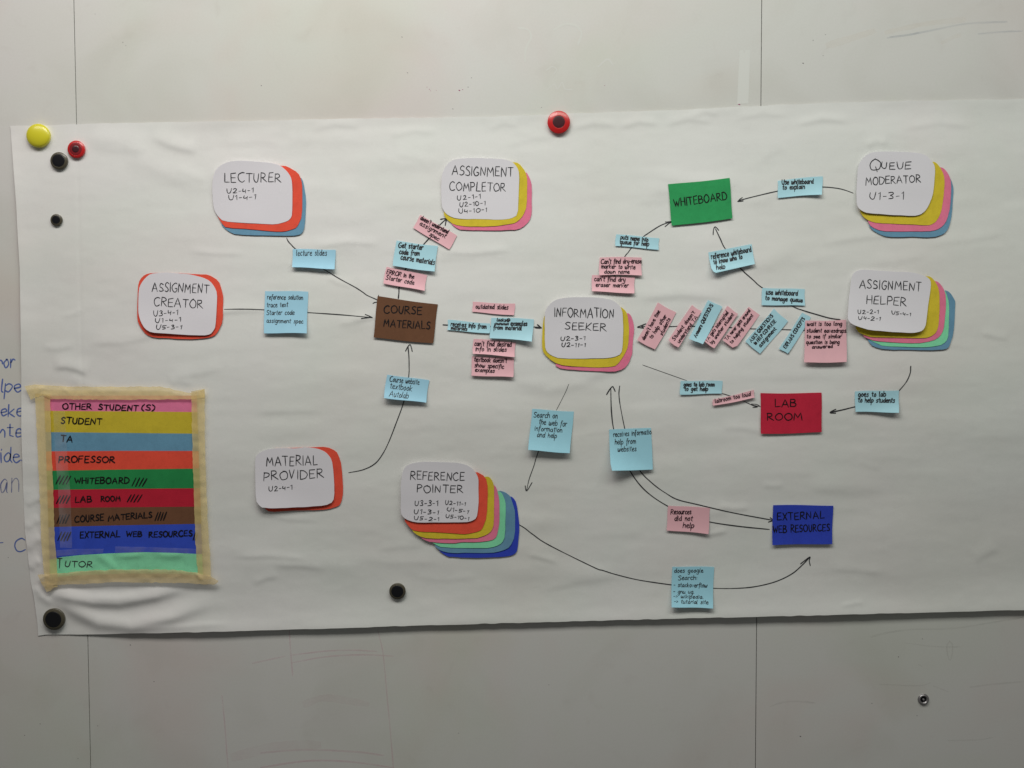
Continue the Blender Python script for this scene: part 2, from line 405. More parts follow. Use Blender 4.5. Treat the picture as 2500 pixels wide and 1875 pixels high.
# ------------------------------------------------------------------ pen strokes
def smooth_line(p, k=5):
    p = np.asarray(p, float)
    if len(p) < 3: return dense(p, 9, False)
    q = np.vstack([2*p[0]-p[1], p, 2*p[-1]-p[-2]]); out = []
    for i in range(1, len(q)-2):
        for t in np.linspace(0, 1, k, endpoint=False):
            a, b, c, d = q[i-1], q[i], q[i+1], q[i+2]
            out.append(0.5*((2*b)+(-a+c)*t+(2*a-5*b+4*c-d)*t*t+(-a+3*b-3*c+d)*t**3))
    out.append(q[-2]); return np.array(out)
class Ink:
    def __init__(s, hf, lift=0.00022): s.v = []; s.f = []; s.n = 0; s.hf = hf; s.lift = lift
    def stroke(s, p, wd, vary=0.12):
        p = np.asarray(p, float)
        if len(p) < 2: return
        d = np.gradient(p, axis=0); L = np.hypot(d[:,0], d[:,1]); L[L == 0] = 1; d /= L[:,None]
        nrm = np.stack([-d[:,1], d[:,0]], -1)
        ww = wd*(1 + vary*rng.standard_normal(len(p)))/2
        kk = 7 if len(p) > 24 else 3
        ww = wd/2 + (np.convolve(np.pad(ww, kk//2, 'edge'), np.ones(kk)/kk, 'valid') - wd/2)*kk**.5*.8
        ww[0] *= .8; ww[-1] *= .65
        p = p.copy(); p[0] -= d[0]*wd*.35; p[-1] += d[-1]*wd*.35
        a = p + nrm*ww[:,None]; b = p - nrm*ww[:,None]; n = len(p)
        Q = np.vstack([a, b]); X = on_wall(Q[:,0], Q[:,1], s.hf(Q[:,0], Q[:,1]) + s.lift)
        s.v.append(X); s.f += [(s.n+i, s.n+i+1, s.n+n+i+1, s.n+n+i) for i in range(n-1)]; s.n += 2*n
    def build(s, name, mat, parent): return link(name, np.vstack(s.v), s.f, mat, parent, False)

G = {}
def g(ch, w_, d): G[ch] = (w_, [(t[0] == '~', [tuple(map(float, q.split(','))) for q in t.strip('~').split()]) for t in d.split(';')])
g('A',.74,"0,0 .36,1 .70,0;.12,.34 .60,.34"); g('B',.60,"0,0 .02,1;~0,1 .38,.97 .48,.76 .36,.56 .05,.52;~.05,.52 .46,.48 .58,.25 .42,.04 0,0")
g('C',.66,"~.62,.90 .38,1 .1,.78 0,.42 .14,.08 .40,0 .66,.14"); g('D',.66,"0,0 .03,1;~0,1 .38,.94 .64,.62 .56,.22 .30,.04 0,0")
g('E',.52,".50,1 .03,.97 0,0 .52,.02;.02,.52 .42,.53"); g('F',.50,".50,1 .03,.97 0,0;.02,.52 .40,.53")
g('G',.62,"~.56,.92 .32,1 .08,.74 0,.38 .14,.05 .38,0 .60,.18 .58,.40 .36,.42"); g('H',.58,"0,0 .02,1;.55,1 .56,0;0,.5 .56,.52")
g('I',.08,".03,0 .05,1"); g('J',.4,"~.4,1 .38,.2 .2,0 0,.15"); g('K',.55,"0,0 .02,1;.5,1 .04,.45 .55,0"); g('L',.50,".03,1 0,.02 .50,.03")
g('M',.78,"0,0 .10,1 .38,.35 .66,1 .76,0"); g('N',.60,"0,0 .05,1 .52,.02 .58,1")
g('O',.70,"~.36,1 .1,.82 0,.46 .14,.08 .38,0 .64,.2 .70,.56 .56,.9 .30,1"); g('P',.52,"0,0 .02,1;~0,.98 .38,.96 .50,.74 .36,.52 .04,.44")
g('Q',.80,"~.36,1 .1,.82 0,.46 .14,.08 .38,0 .68,.2 .74,.56 .56,.9 .30,1;.42,.32 .56,-.14"); g('R',.58,"0,0 .02,1;~0,.98 .36,.96 .46,.74 .33,.56 .05,.48;.10,.48 .60,0")
g('S',.50,"~.48,.88 .28,1 .07,.82 .15,.6 .38,.45 .46,.2 .28,.02 0,.10"); g('T',.60,"0,1 .62,.98;.32,1 .30,0"); g('U',.52,"~0,1 .01,.35 .20,0 .42,.18 .50,1")
g('V',.50,"0,1 .22,0 .5,1"); g('W',.82,"0,1 .2,0 .42,.75 .6,0 .82,1"); g('X',.5,"0,1 .5,0;.5,1 0,0"); g('Y',.5,"0,1 .25,.5;.5,1 .2,0"); g('Z',.5,"0,1 .5,1 0,0 .5,0")
g('a',.42,"~.36,.44 .2,.50 .02,.28 .12,.02 .28,.10 .37,.40 .37,.10 .46,.0"); g('b',.38,"0,1 .0,.05;~0,.1 .2,0 .38,.2 .28,.48 .03,.38"); g('c',.36,"~.34,.42 .2,.52 .02,.28 .12,.02 .38,.08")
g('d',.42,"~.35,.40 .2,.50 .02,.28 .12,.02 .3,.12 .38,.4;.40,1 .37,.1 .46,0"); g('e',.38,"~.03,.24 .34,.32 .25,.50 .06,.40 .04,.15 .2,0 .42,.10"); g('f',.30,"~.34,.95 .2,1 .14,.8 .10,-.25;0,.48 .32,.50")
g('g',.42,"~.36,.42 .2,.5 .02,.28 .12,.03 .34,.14;~.38,.48 .36,-.1 .25,-.35 .02,-.25"); g('h',.38,"0,1 0,0;~0,.28 .18,.5 .32,.4 .36,0"); g('i',.10,".02,.5 .05,0;.06,.72 .07,.80")
g('j',.2,"~.14,.5 .12,-.2 0,-.35;.15,.72 .16,.8"); g('k',.36,"0,1 0,0;.32,.5 .04,.22 .36,0"); g('l',.12,"~.03,1 0,.15 .12,0"); g('m',.56,"0,.5 .02,0;~.02,.3 .14,.5 .26,.35 .27,0;~.27,.3 .4,.5 .52,.35 .56,0")
g('n',.36,"0,.5 .02,0;~.02,.3 .18,.5 .31,.38 .36,0"); g('o',.38,"~.2,.5 .02,.27 .16,0 .36,.2 .26,.5 .14,.48"); g('p',.38,"0,.5 -.02,-.42;~0,.40 .2,.52 .36,.3 .22,.02 .02,.08"); g('q',.42,"~.36,.42 .2,.5 .02,.28 .12,.03 .34,.14;.38,.48 .36,-.42 .44,-.3")
g('r',.28,"0,.5 .02,0;~.02,.3 .14,.5 .3,.46"); g('s',.32,"~.31,.44 .16,.52 .06,.38 .28,.2 .2,.02 0,.06"); g('t',.28,".15,.9 .13,.08 .28,.0;0,.56 .30,.57"); g('u',.42,"~0,.5 .03,.1 .18,0 .33,.2;.35,.5 .36,.05 .44,0")
g('v',.34,"0,.5 .16,0 .34,.5"); g('w',.56,"~0,.5 .04,.06 .16,.02 .27,.30;~.27,.42 .30,.04 .44,.04 .56,.5"); g('x',.36,"0,.5 .34,0;.34,.5 0,0"); g('y',.38,"~0,.5 .06,.12 .3,.12;~.36,.5 .32,-.1 .2,-.38 0,-.3"); g('z',.34,"0,.5 .34,.5 0,0 .34,0")
g('0',.5,"~.25,1 .03,.75 .03,.25 .25,0 .46,.3 .44,.78 .22,1"); g('1',.20,".03,.80 .17,1 .16,0"); g('2',.46,"~.02,.80 .2,1 .40,.78 .24,.36 .02,.02;.02,.02 .48,.04"); g('3',.42,"~.02,.92 .25,1 .38,.78 .14,.54 .40,.40 .36,.1 0,.02")
g('4',.40,"~.04,.85 .0,.42 .16,.34 .32,.42;.36,.66 .34,0"); g('5',.42,".46,.98 .06,.94 .04,.56;~.04,.56 .34,.50 .36,.16 0,.0"); g('-',.30,".02,.42 .28,.44"); g('.',.10,".03,.02 .07,.04"); g(',',.1,".06,.06 .0,-.15")
g("'",.10,".06,1 .03,.78"); g('(',.24,"~.22,1.1 .02,.7 .02,.2 .22,-.12"); g(')',.24,"~0,1.1 .2,.7 .2,.2 0,-.12"); g(':',.1,".04,.08 .06,.12;.05,.5 .07,.54"); g('/',.24,"0,0 .24,1"); g('>',.3,".05,.65 .3,.42 .02,.2")
g('@',.8,"~.5,.5 .3,.6 .2,.35 .35,.2 .52,.35 .55,.6 .56,.2 .75,.4 .65,.85 .3,.9 .05,.55 .15,.05 .55,-.05")
g('~',.5,"0,.15 .12,.8 .16,.1 .28,.85 .3,.1 .42,.8 .5,.2;0,.5 .5,.45;0,.3 .5,.65"); g(' ',.34,"0,0 0,0")

def write(ink, fr, text, x0, y0, x1, y1, cap, wd=2.6, slant=0.0, jit=0.035, gap=.16):
    (a, b) = fr((x0, y0), (x1, y1)); a = np.array(a); b = np.array(b); cap = cap*fr.k
    d = b-a; L = np.hypot(*d); ex = d/L; ey = np.array([ex[1], -ex[0]])
    if text == text.upper() and any(c.isalpha() for c in text) and len(text) > 3: gap = .20
    tot = sum(G[c][0] for c in text) + gap*(len(text)-1); kx = L/tot; x = 0.0
    for ch in text:
        wv, strokes = G[ch]
        if ch != ' ':
            dy = rng.normal(0, jit*.7); sc = 1 + rng.normal(0, jit); rt = rng.normal(0, .02)
            for sm, pts in strokes:
                q = np.array(pts) + rng.normal(0, jit*.55, (len(pts), 2))*(len(pts) > 2 or .5)
                if ch.islower(): q[:,1] = np.where(q[:,1] > .5, .62 + (q[:,1]-.5)*.76, q[:,1]*1.24)   # large round lower case
                q[:,0] += (slant + rt)*q[:,1]
                P = a + np.outer((x + q[:,0])*kx, ex) + np.outer((q[:,1]*sc + dy)*cap, ey)
                P = smooth_line(P, 4) if sm else dense(P, 5, False)
                ink.stroke(P, wd)
        x += wv + gap

# ------------------------------------------------------------------ wall
wall = empty("wall", (0, 0, 0)); tag(wall, kind='structure')
def quad_box(name, cs, y0, y1, mat, parent, bevel=0.0):
    """box from four (x,z) corners between depths y0 (front) and y1"""
    v = [(x, y0, z) for x, z in cs] + [(x, y1, z) for x, z in cs]
    f = [(0,1,2,3),(7,6,5,4),(0,4,5,1),(1,5,6,2),(2,6,7,3),(3,7,4,0)]
    o = link(name, v, f, mat, parent, False)
    if bevel:
        md = o.modifiers.new("bevel", 'BEVEL'); md.width = bevel; md.segments = 2
    return o
def seam(px0, py0, px1, py1):
    p, q = on_wall([px0, px1], [py0, py1], [0, 0]); return lambda z: p[0] + (q[0]-p[0])*(z-p[2])/(q[2]-p[2])
sl, sr = seam(180, 0, 221, 1875), seam(1860, 0, 1844.5, 1875)
ZT, ZB, g_ = 1.25, -1.25, 0.00062
quad_box("backing_board", [(-1.9,ZB),(1.9,ZB),(1.9,ZT),(-1.9,ZT)], 0.0045, 0.02, M_gap, wall)
pnl = []
for (l0, l1, r0, r1) in [(-1.9,-1.9,sl(ZB)-g_,sl(ZT)-g_),(sl(ZB)+g_,sl(ZT)+g_,sr(ZB)-g_,sr(ZT)-g_),(sr(ZB)+g_,sr(ZT)+g_,1.9,1.9)]:
    pnl.append(quad_box("panel", [(l0,ZB),(r0,ZB),(r1,ZT),(l1,ZT)], 0.0, 0.0042, M_board, wall, 0.0004))
zero = lambda u, v: np.zeros(np.shape(u))
# blue marker words on the left board
k = Ink(zero, 0.00012); kf = Ink(zero, 0.00012)
W_ = lambda t, x0, x1, y, cap, ink=k, wd=3.4: write(ink, D7, t, x0, y, x1, y, cap, wd, 0.06, 0.03, .10)
k.stroke(smooth_line(D7((-14,182),(2,170),(14,178),(18,196))), 3.4)
W_('or', 26, 98, 222, 92); W_('lpe', 6, 146, 392, 92); W_('eke', 2, 156, 560, 84); W_('nte', -14, 154, 710, 92); W_('ide', 2, 134, 885, 105)
W_('C', 100, 176, 1508, 92); k.stroke(D7((-6,1447),(20,1445)), 3.2); k.stroke(D7((150,868),(153,874)), 3)
W_('a', -2, 50, 1100, 150, kf, 3.2); W_('n', 78, 130, 1095, 150, kf, 2.6)
k.build("blue_writing", M_inkb, pnl[0]); kf.build("faded_writing", M_inkb2, pnl[0])
# ghosts of wiped drawings
k = Ink(zero, 0.0001)
for p, wd in [([(1420,80),(1428,200),(1437,300)],3.5),([(1430,200),(1600,180),(1740,176),(1850,182)],3),([(1430,238),(1600,208),(1780,198),(1930,205)],3.4),([(1855,80),(1880,190),(1900,400),(1915,560),(1932,760)],3),
              ([(1090,400),(1105,560),(1112,660),(1120,760)],3),([(1280,680),(1500,665),(1750,675),(1880,692)],4),([(1280,752),(1500,720),(1700,722),(1930,752)],4),([(1240,240),(1400,205)],3)]:
    k.stroke(smooth_line(D4(*p)), wd)
k.build("erased_marks", M_ghost_pink, pnl[1])
k = Ink(zero, 0.00008); k.stroke(smooth_line(D4((1150,700),(1350,650),(1560,640))), 24); k.stroke(smooth_line(D4((1500,440),(1600,410),(1800,440))), 18)
k.build("pink_smear", M_ghost_smear, pnl[1])
k = Ink(zero, 0.0001)
for p, wd in [([(810,150),(860,160),(878,200),(850,260),(845,330)],5),([(1000,160),(1060,130),(1120,140),(1150,180),(1130,240)],5),([(960,490),(1000,455),(1020,480),(1045,445),(1060,480),(1100,485)],2.6),([(960,380),(990,360),(1015,375),(1000,400)],2.4),([(1240,360),(1290,320),(1320,350)],4),([(1780,70),(1810,90)],3)]:
    k.stroke(smooth_line(D2(*p)), wd)
k.build("wiped_marks", M_ghost_white, pnl[1])
k = Ink(zero, 0.0001); k.stroke(smooth_line(D3((1160,292),(1360,262),(1520,230),(1750,185),(1950,172),(2080,168))), 4.5)
k.stroke(smooth_line(D3((1180,285),(1330,268),(1400,250))), 4); k.stroke(smooth_line(D3((1860,262),(2050,245),(2200,240))), 4)
k.build("erased_blue_streak", M_ghost_blue, pnl[2])
k = Ink(zero, 0.00006); k.stroke(smooth_line(D3((1150,250),(1300,215),(1480,180),(1750,150))), 13); k.stroke(smooth_line(D3((1050,240),(900,290),(700,350))), 16)
k.stroke(smooth_line(D3((1580,330),(1660,290),(1720,270))), 9)
k.build("erased_orange_smear", M_ghost_orange, pnl[2])
k = Ink(zero, 0.0001)
for p, wd in [([(1180,290),(1300,260),(1460,240),(1640,238),(1800,225),(1950,200),(2200,160)],4),([(1410,330),(1600,355),(1780,358)],3),([(1850,630),(2000,610),(2212,592)],4),([(1700,660),(1600,620)],3),
              ([(500,760),(560,738),(650,725),(800,735)],4),([(1710,320),(1690,360),(1705,440),(1722,430),(1730,350),(1710,318)],3),([(1240,610),(1500,620),(1580,600)],3),([(1500,475),(1525,490)],3),([(1700,990),(1900,985),(2000,970)],3)]:
    k.stroke(smooth_line(D5(*p)), wd)
k.build("erased_grey_streaks", M_ghost_grey, pnl[2])
# specks
def specks(lst, mat, par, name="speck"):
    k = Ink(zero, 0.0001)
    for (u, v, r) in lst: r *= .75; k.stroke(np.array([(u-r*.5, v-r*.1), (u, v+rng.normal(0,.2)), (u+r*.5, v+r*.3)]), r*1.2)
    tag(k.build(name, mat, par), kind='stuff')
pt = lambda fr, x, y: fr((x, y))[0]
sp = [(*pt(D2,180,200),1.6),(*pt(D2,210,393),1.6),(*pt(D2,555,420),1.5),(*pt(D2,537,470),1.5),(*pt(D2,455,588),1.8),(*pt(D2,933,580),1.3),(300,103,1.6),(307,111,1),(638,209,1.8),(232,34,1.2),
      (*pt(D4,640,150),2.0),(*pt(D4,756,330),1.5),(*pt(D4,197,537),1.6),(*pt(D4,480,547),1.3),(*pt(D4,383,707),1.4),(1340,1672,1.2),(1120,1790,1.3)]
specks(sp, M_spk, pnl[1])
specks([(*pt(D3,585,310),1.6),(*pt(D3,508,488),2.4),(*pt(D3,662,428),1.2),(*pt(D3,680,267),1.4),(*pt(D5,703,962),2.4),(*pt(D5,1527,303),1.5),(*pt(D5,1365,425),1.7),(*pt(D5,1490,822),1.4),(*pt(D5,1185,738),1.3)], M_spk, pnl[2])
specks([(20,1361,1.5),(60,1795,1.5),(45,330,1.2)], M_spk, pnl[0])
specks([(*pt(D2,2000,562),4.2),(*pt(D2,490,488),3),(*pt(D2,508,484),1.6),(*pt(D2,328,482),1.6),(*pt(D2,334,490),1.2),(*pt(D2,315,470),1.2),(*pt(D2,365,488),1),(*pt(D2,1275,462),1.4)], M_spkm, pnl[1], "magenta_speck")

# tape left on the board
tp = np.array(D2((2003,272),(2022,270),(2028,292),(2036,270),(2060,268),(2056,420),(2050,560),(1990,562),(1996,420)))
X = on_wall(tp[:,0], tp[:,1], np.full(len(tp), 0.00015))
o = link("tape_strip", X, [tuple(range(len(tp)))], M_wtape, None, False)
tag(o, "short milky strip of old tape on the board above the paper, by the right-hand seam", "tape")

# ------------------------------------------------------------------ roll paper
nu, nv = 700, 330
a, b = np.meshgrid(np.linspace(0, 1, nu), np.linspace(0, 1, nv), indexing='ij')
V = top_y(a*2740) * (1-b) + bot_y(a*2740) * b
U = left_x(V)*(1-a) + 2740*a
V = top_y(U)*(1-b) + bot_y(U)*b
edge = np.minimum(b, 1-b)
V = V + (edge < 1e-6)*0.8*vnoise(U, V, 22, 400, 77)
X, F = grid_mesh(U, V, H_paper(U, V)); F = [f[::-1] for f in F]
f = F[0]
if np.cross(X[f[1]]-X[f[0]], X[f[2]]-X[f[0]])[1] > 0: F = [g2[::-1] for g2 in F]
sheet = link("paper_sheet", X, F, M_paper, None, True, 0.00018)
tag(sheet, "long creased white sheet of roll paper pinned to the boards, carrying the whole diagram", "paper sheet")

def arrow(strokes, wd, mat=M_ink, name="arrow"):
    k = Ink(H_paper, 0.00035)
    for p in strokes: k.stroke(dense(smooth_line(p, 8), 5, False), wd*.95, .14)
    k.build(name, mat, sheet)
arrow([E4((650,140),(675,190),(720,240),(790,310),(1000,470),(1220,620),(1500,790),(1740,920),(1870,1005),(1930,1048),(2090,1120),(2140,1150)), E4((2020,1175),(2050,1160),(2110,1152)), E4((2110,1045),(2113,1085))], 2.5)
arrow([B1((1140,622),(1350,620),(1590,628))+E4((980,1320),(1500,1355),(1900,1390),(2010,1400)), E4((1897,1350),(1960,1375),(2010,1400)), E4((2010,1400),(1930,1402),(1835,1415))], 2.2)
arrow([B2((445,520),(452,450),(458,380))+A6((525,1485),(540,1460),(600,1350),(745,1182),(800,1120),(925,965),(1010,885)), A6((940,892),(975,885),(1015,885)), A6((1015,885),(1003,920),(995,965))], 2.9)
arrow([B3((1112,1040),(1250,1012),(1360,960),(1430,885),(1500,760),(1580,560),(1665,320))+B2((565,1445),(571,1300),(567,1180),(557,1085)), B2((530,1140),(555,1090),(583,1065),(598,1100),(608,1145))], 2.5)
arrow([B2((970,832),(1030,835),(1400,850),(2030,857),(2125,868)), B2((2078,830),(2100,848),(2125,868)), B2((2125,868),(2090,870),(2055,868))], 3.0)
arrow([B5((1150,610),(1160,590),(1285,362),(1340,290),(1385,232),(1530,95))+C5((0,728),(90,668),(160,630),(255,598)), C5((190,603),(220,602),(255,598)), C5((255,600),(225,620),(185,652))], 2.5)
arrow([C5((2140,303),(2040,268),(1950,250),(1820,240),(1600,240),(1355,283),(1150,330),(1000,368),(940,390)), C5((988,350),(960,370),(940,390)), C5((940,390),(970,390),(998,384))], 2.2)
arrow([C2((1875,557),(1700,530),(1500,475),(1250,400),(1050,318))+C5((1200,1290),(1100,1205),(960,1075),(810,880),(760,780),(710,675)), C5((685,735),(690,680),(705,655),(725,668),(743,690))], 2.6)
arrow([C2((1295,740),(1245,738),(1035,727),(865,722),(445,712))+C1((2005,708),(1700,690),(1640,685),(1070,668),(780,668),(650,672),(190,668)), C1((255,625),(180,655),(115,680),(160,690),(215,700)), C1((180,668),(215,690))], 2.5)
arrow([B6((685,403),(650,490),(600,590),(545,697))], 1.2, M_ink_thin)
arrow([B6((530,730),(345,1160),(290,1330),(240,1470),(210,1600)), B6((195,1548),(198,1580),(207,1603),(225,1590),(272,1510))], 1.9)
arrow([B6((1158,450),(1160,600),(1168,750),(1190,910),(1260,1180),(1372,1380))+C7((430,540),(530,630),(660,712),(820,790),(1008,843),(1250,880),(1515,907)), B6((1110,522),(1135,480),(1158,448),(1180,432),(1193,455),(1207,485))], 2.7)
arrow([B6((1258,425),(1250,490),(1252,560),(1270,680),(1315,905),(1380,1150))+C7((418,405),(530,520),(640,600),(740,655),(900,695),(1200,765),(1535,828)), C7((1522,808),(1545,830),(1507,845))], 2.4)
arrow([B4((1812,1112),(1890,1160),(2000,1245),(2212,1385))+C7((30,1225),(110,1253),(230,1290),(420,1335),(690,1375),(860,1395),(1040,1403),(1200,1405),(1380,1392),(1560,1350),(1700,1285),(1790,1210),(1855,1142)), C7((1778,1198),(1820,1165),(1858,1140),(1852,1170),(1860,1212))], 2.3)
arrow([C6((88,125),(200,165),(420,243))], 1.1, M_ink_thin)
arrow([C6((640,325),(685,340),(720,350),(830,390),(900,422),(940,432),(972,437)), C6((905,418),(945,422),(972,437)), C6((880,412),(920,432),(950,440),(915,445))], 1.7)
arrow([C6((2100,135),(2095,190),(2065,255),(2010,322)), C6((1990,340),(1850,405),(1680,440),(1590,462),(1495,482)), C6((1538,458),(1512,470),(1495,482),(1515,487),(1537,487))], 2.6)
arrow([C2((1010,1105),(1003,1122),(993,1137))], 2.2, name="pen_mark")

# ------------------------------------------------------------------ role cards
def role_card(fr, layers, texts, label, lifts, tw=2.2, sw=1.85):
    """layers bottom to top: (name, material, outline); each a part of the stack"""
    top = layers[-1][2]; c = np.array(fr(*top)).mean(0)
    root = empty("role_card", on_wall(c[0], c[1], H_flat(c[0], c[1])).tolist())
    tag(root, label, "card", "rounded role cards stacked on coloured paper")
    last = None
    for i, (nm, mt, pts) in enumerate(layers):
        isw = i == len(layers)-1
        ol = dense(chaikin(fr(*pts), 1), 5)
        ol = ol + 0.65*np.stack([vnoise(ol[:,0], ol[:,1], 26, 26, 50+i), vnoise(ol[:,0], ol[:,1], 26, 26, 90+i)], -1)
        lf = dict(lifts) if isw else dict(lb=0.0007)
        s = Sheet(ol, wob=.0004, base=0.0007 + 0.00068*i + (0.0004 if isw else 0), seed=int(c[0]) % 97 + i, **lf)
        last = s; ob = s.build(nm, mt, root, thick=0.0003)
    k = Ink(s.h, 0.0003)
    for t in texts:
        big = t[-1] > 70*(0.2/fr.k)*0.9
        title = len(t[0]) > 3 and t[0][:1] != 'U' or (t[0][:1] == 'U' and '-' not in t[0])
        write(k, fr, t[0], *t[1:5], t[5]*(1 if title else 1.1), wd=tw if title else sw, jit=.045, slant=0.0 if title else .05)
    k.build("writing", M_ink, ob)
    return root

role_card(A5, [("blue_layer", M_stl, [(1405,450),(1440,520),(1478,740),(1470,1000),(1445,1180),(1400,1232),(1300,1252),(950,1247),(530,1230),(430,1187),(360,1132),(330,1080),(400,700),(600,450),(1000,400)]),
  ("red_layer", M_red, [(1140,303),(1220,310),(1375,395),(1415,500),(1430,600),(1425,980),(1370,1115),(1330,1155),(1180,1192),(1050,1189),(780,1161),(400,1142),(340,1082),(268,960),(280,600),(400,380),(700,320)]),
  ("white_layer", M_white, [(213,640),(218,480),(258,350),(330,290),(430,250),(560,233),(800,243),(1000,260),(1130,298),(1220,378),(1270,450),(1287,520),(1292,700),(1292,960),(1270,1012),(1225,1052),(1065,1098),(890,1085),(660,1078),(358,1054),(288,987),(243,912),(217,800)])],
  [("LECTURER",378,520,1135,522,122),("U2-4-1",410,675,765,663,58),("U1-4-1",430,765,800,752,58)],
  "white rounded card reading LECTURER, over an orange-red and a steel blue card", dict(lt=.002, tl=.004, tr=.001), 2.15)
role_card(A6, [("pink_layer", M_pnk, [(1942,330),(1985,400),(2014,500),(2011,820),(1985,912),(1900,992),(1790,1022),(1190,1022),(1110,982),(1058,930),(1100,600),(1300,400),(1600,320)]),
  ("yellow_layer", M_yel, [(1790,218),(1860,233),(1940,328),(1959,450),(1956,740),(1910,852),(1850,917),(1790,947),(1500,977),(1240,977),(1100,952),(1008,887),(972,830),(1000,600),(1100,350),(1400,260)]),
  ("white_layer", M_white, [(948,480),(953,380),(983,290),(1060,203),(1200,176),(1500,173),(1700,188),(1790,223),(1842,285),(1864,350),(1860,600),(1847,842),(1770,882),(1650,895),(1300,890),(1120,882),(1030,847),(983,807),(953,740)])],
  [("ASSIGNMENT",1075,372,1790,385,105),("COMPLETOR",1045,552,1700,565,98),("U2-1-1",1138,668,1410,645,48),("U2-10-1",1165,745,1465,725,46),("U4-10-1",1155,818,1485,803,46)],
  "white rounded card reading ASSIGNMENT COMPLETOR, over a yellow and a pink card", dict(lt=.002, tl=.002), 2.15)
role_card(B1, [("red_layer", M_red, [(163,560),(168,360),(190,288),(250,232),(330,212),(600,213),(850,226),(960,233),(1080,298),(1112,400),(1129,500),(1122,760),(1080,862),(1025,927),(930,950),(800,960),(600,954),(340,937),(260,907),(193,822),(163,740)]),
  ("white_layer", M_white, [(173,600),(180,400),(205,330),(250,270),(310,222),(430,208),(600,213),(800,238),(900,262),(980,305),(1030,370),(1058,440),(1057,600),(1041,820),(1020,862),(985,902),(900,920),(710,909),(470,895),(320,884),(250,842),(198,762),(175,680)])],
  [("ASSIGNMENT",325,418,965,443,98),("CREATOR",350,580,895,610,96),("U3-4-1",345,700,620,685,56),("U1-4-1",365,775,650,760,44),("U5-3-1",375,848,660,842,42)],
  "white rounded card reading ASSIGNMENT CREATOR, on a single orange-red card", dict(lb=.002, bl=.004), 2.15)
role_card(B3, [("red_layer", M_red, [(740,789),(890,781),(985,823),(1015,880),(1040,960),(1057,1240),(1041,1332),(1010,1377),(900,1407),(700,1417),(520,1422),(320,1436),(268,1395),(230,1200),(250,950),(350,803),(500,796)]),
  ("white_layer", M_white, [(173,960),(178,880),(220,838),(340,795),(550,798),(700,786),(800,798),(880,833),(930,885),(951,950),(970,1220),(956,1332),(880,1370),(700,1380),(540,1392),(250,1396),(213,1367),(183,1320),(180,1100)])],
  [("MATERIAL",290,975,800,962,90),("PROVIDER",264,1122,860,1090,86),("U2-4-1",315,1225,545,1205,42)],
  "white rounded card reading MATERIAL PROVIDER, leaning off an orange-red card", dict(lb=.003, bl=.004), 2.15)
role_card(B4, [("royal_blue_layer", M_roy, [(1690,725),(1735,755),(1775,820),(1811,1060),(1814,1120),(1792,1440),(1766,1497),(1700,1533),(1500,1558),(880,1553),(790,1507),(715,1450),(1000,1000),(1400,780)]),
  ("steel_blue_layer", M_stl, [(1535,648),(1620,668),(1690,723),(1720,820),(1759,960),(1755,1270),(1690,1412),(1590,1462),(1430,1497),(870,1492),(760,1467),(700,1427),(663,1385),(950,1000),(1250,750)]),
  ("mint_layer", M_mnt, [(1522,658),(1570,678),(1615,760),(1632,840),(1618,1270),(1575,1362),(1490,1407),(1350,1429),(770,1420),(690,1382),(623,1345),(900,950),(1200,750)]),
  ("pink_layer", M_pnk, [(1470,570),(1510,620),(1536,750),(1547,900),(1537,1150),(1510,1272),(1440,1327),(1250,1352),(1020,1347),(940,1362),(620,1352),(520,1307),(463,1265),(700,900),(1000,700)]),
  ("yellow_layer", M_yel, [(1355,462),(1410,467),(1457,530),(1477,620),(1470,1100),(1440,1192),(1370,1252),(1210,1302),(580,1300),(450,1262),(378,1212),(363,1180),(500,800),(800,550)]),
  ("red_layer", M_red, [(1220,388),(1355,463),(1392,620),(1377,1010),(1320,1152),(1280,1197),(1090,1239),(1000,1234),(830,1222),(480,1207),(368,1187),(308,1122),(253,1040),(350,700),(600,450)]),
  ("white_layer", M_white, [(208,940),(213,700),(218,470),(250,368),(300,308),(400,273),(550,260),(950,270),(1090,303),(1170,345),(1220,400),(1257,480),(1264,600),(1260,880),(1237,1022),(1170,1062),(1090,1082),(600,1082),(400,1079),(280,1037),(228,990)])],
  [("REFERENCE",345,500,1072,520,108),("POINTER",432,672,1050,682,98),("U3-3-1",402,855,710,855,60),("U2-11-1",812,838,1085,855,46),("U1-3-1",392,965,720,970,54),("U1-5-1",835,922,1118,957,44),("U5-2-1",390,1046,730,1062,44),("U5-10-1",820,1016,1130,1050,42)],
  "thick fan of seven cards topped by a white one reading REFERENCE POINTER", dict(lb=.0015, lt=.001), 2.15)
role_card(B5, [("pink_layer", M_pnk, [(1325,1068),(1370,1108),(1402,1200),(1412,1300),(1397,1450),(1392,1600),(1382,1617),(1350,1714),(1275,1799),(1138,1833),(816,1815),(485,1799),(382,1743),(500,1400),(800,1200)]),
  ("yellow_layer", M_yel, [(1240,990),(1310,1050),(1337,1130),(1347,1300),(1337,1500),(1287,1617),(1187,1746),(1117,1767),(911,1778),(521,1757),(372,1708),(246,1596),(223,1500),(233,1250),(256,1100),(400,980),(800,950)]),
  ("white_layer", M_white, [(260,1090),(288,1010),(350,938),(420,898),(520,876),(750,871),(1000,881),(1120,908),(1192,948),(1242,1000),(1267,1080),(1270,1300),(1267,1500),(1247,1602),(1150,1647),(1000,1660),(450,1660),(350,1624),(288,1572),(263,1500)])],
  [("INFORMATION",388,1122,1150,1135,112),("SEEKER",525,1285,1050,1302,92),("U2-3-1",470,1430,780,1425,48),("U2-11-1",480,1510,785,1507,44)],
  "white rounded card reading INFORMATION SEEKER at the centre, over yellow and pink cards", dict(lt=.003, tl=.003), 2.2, 2.1)
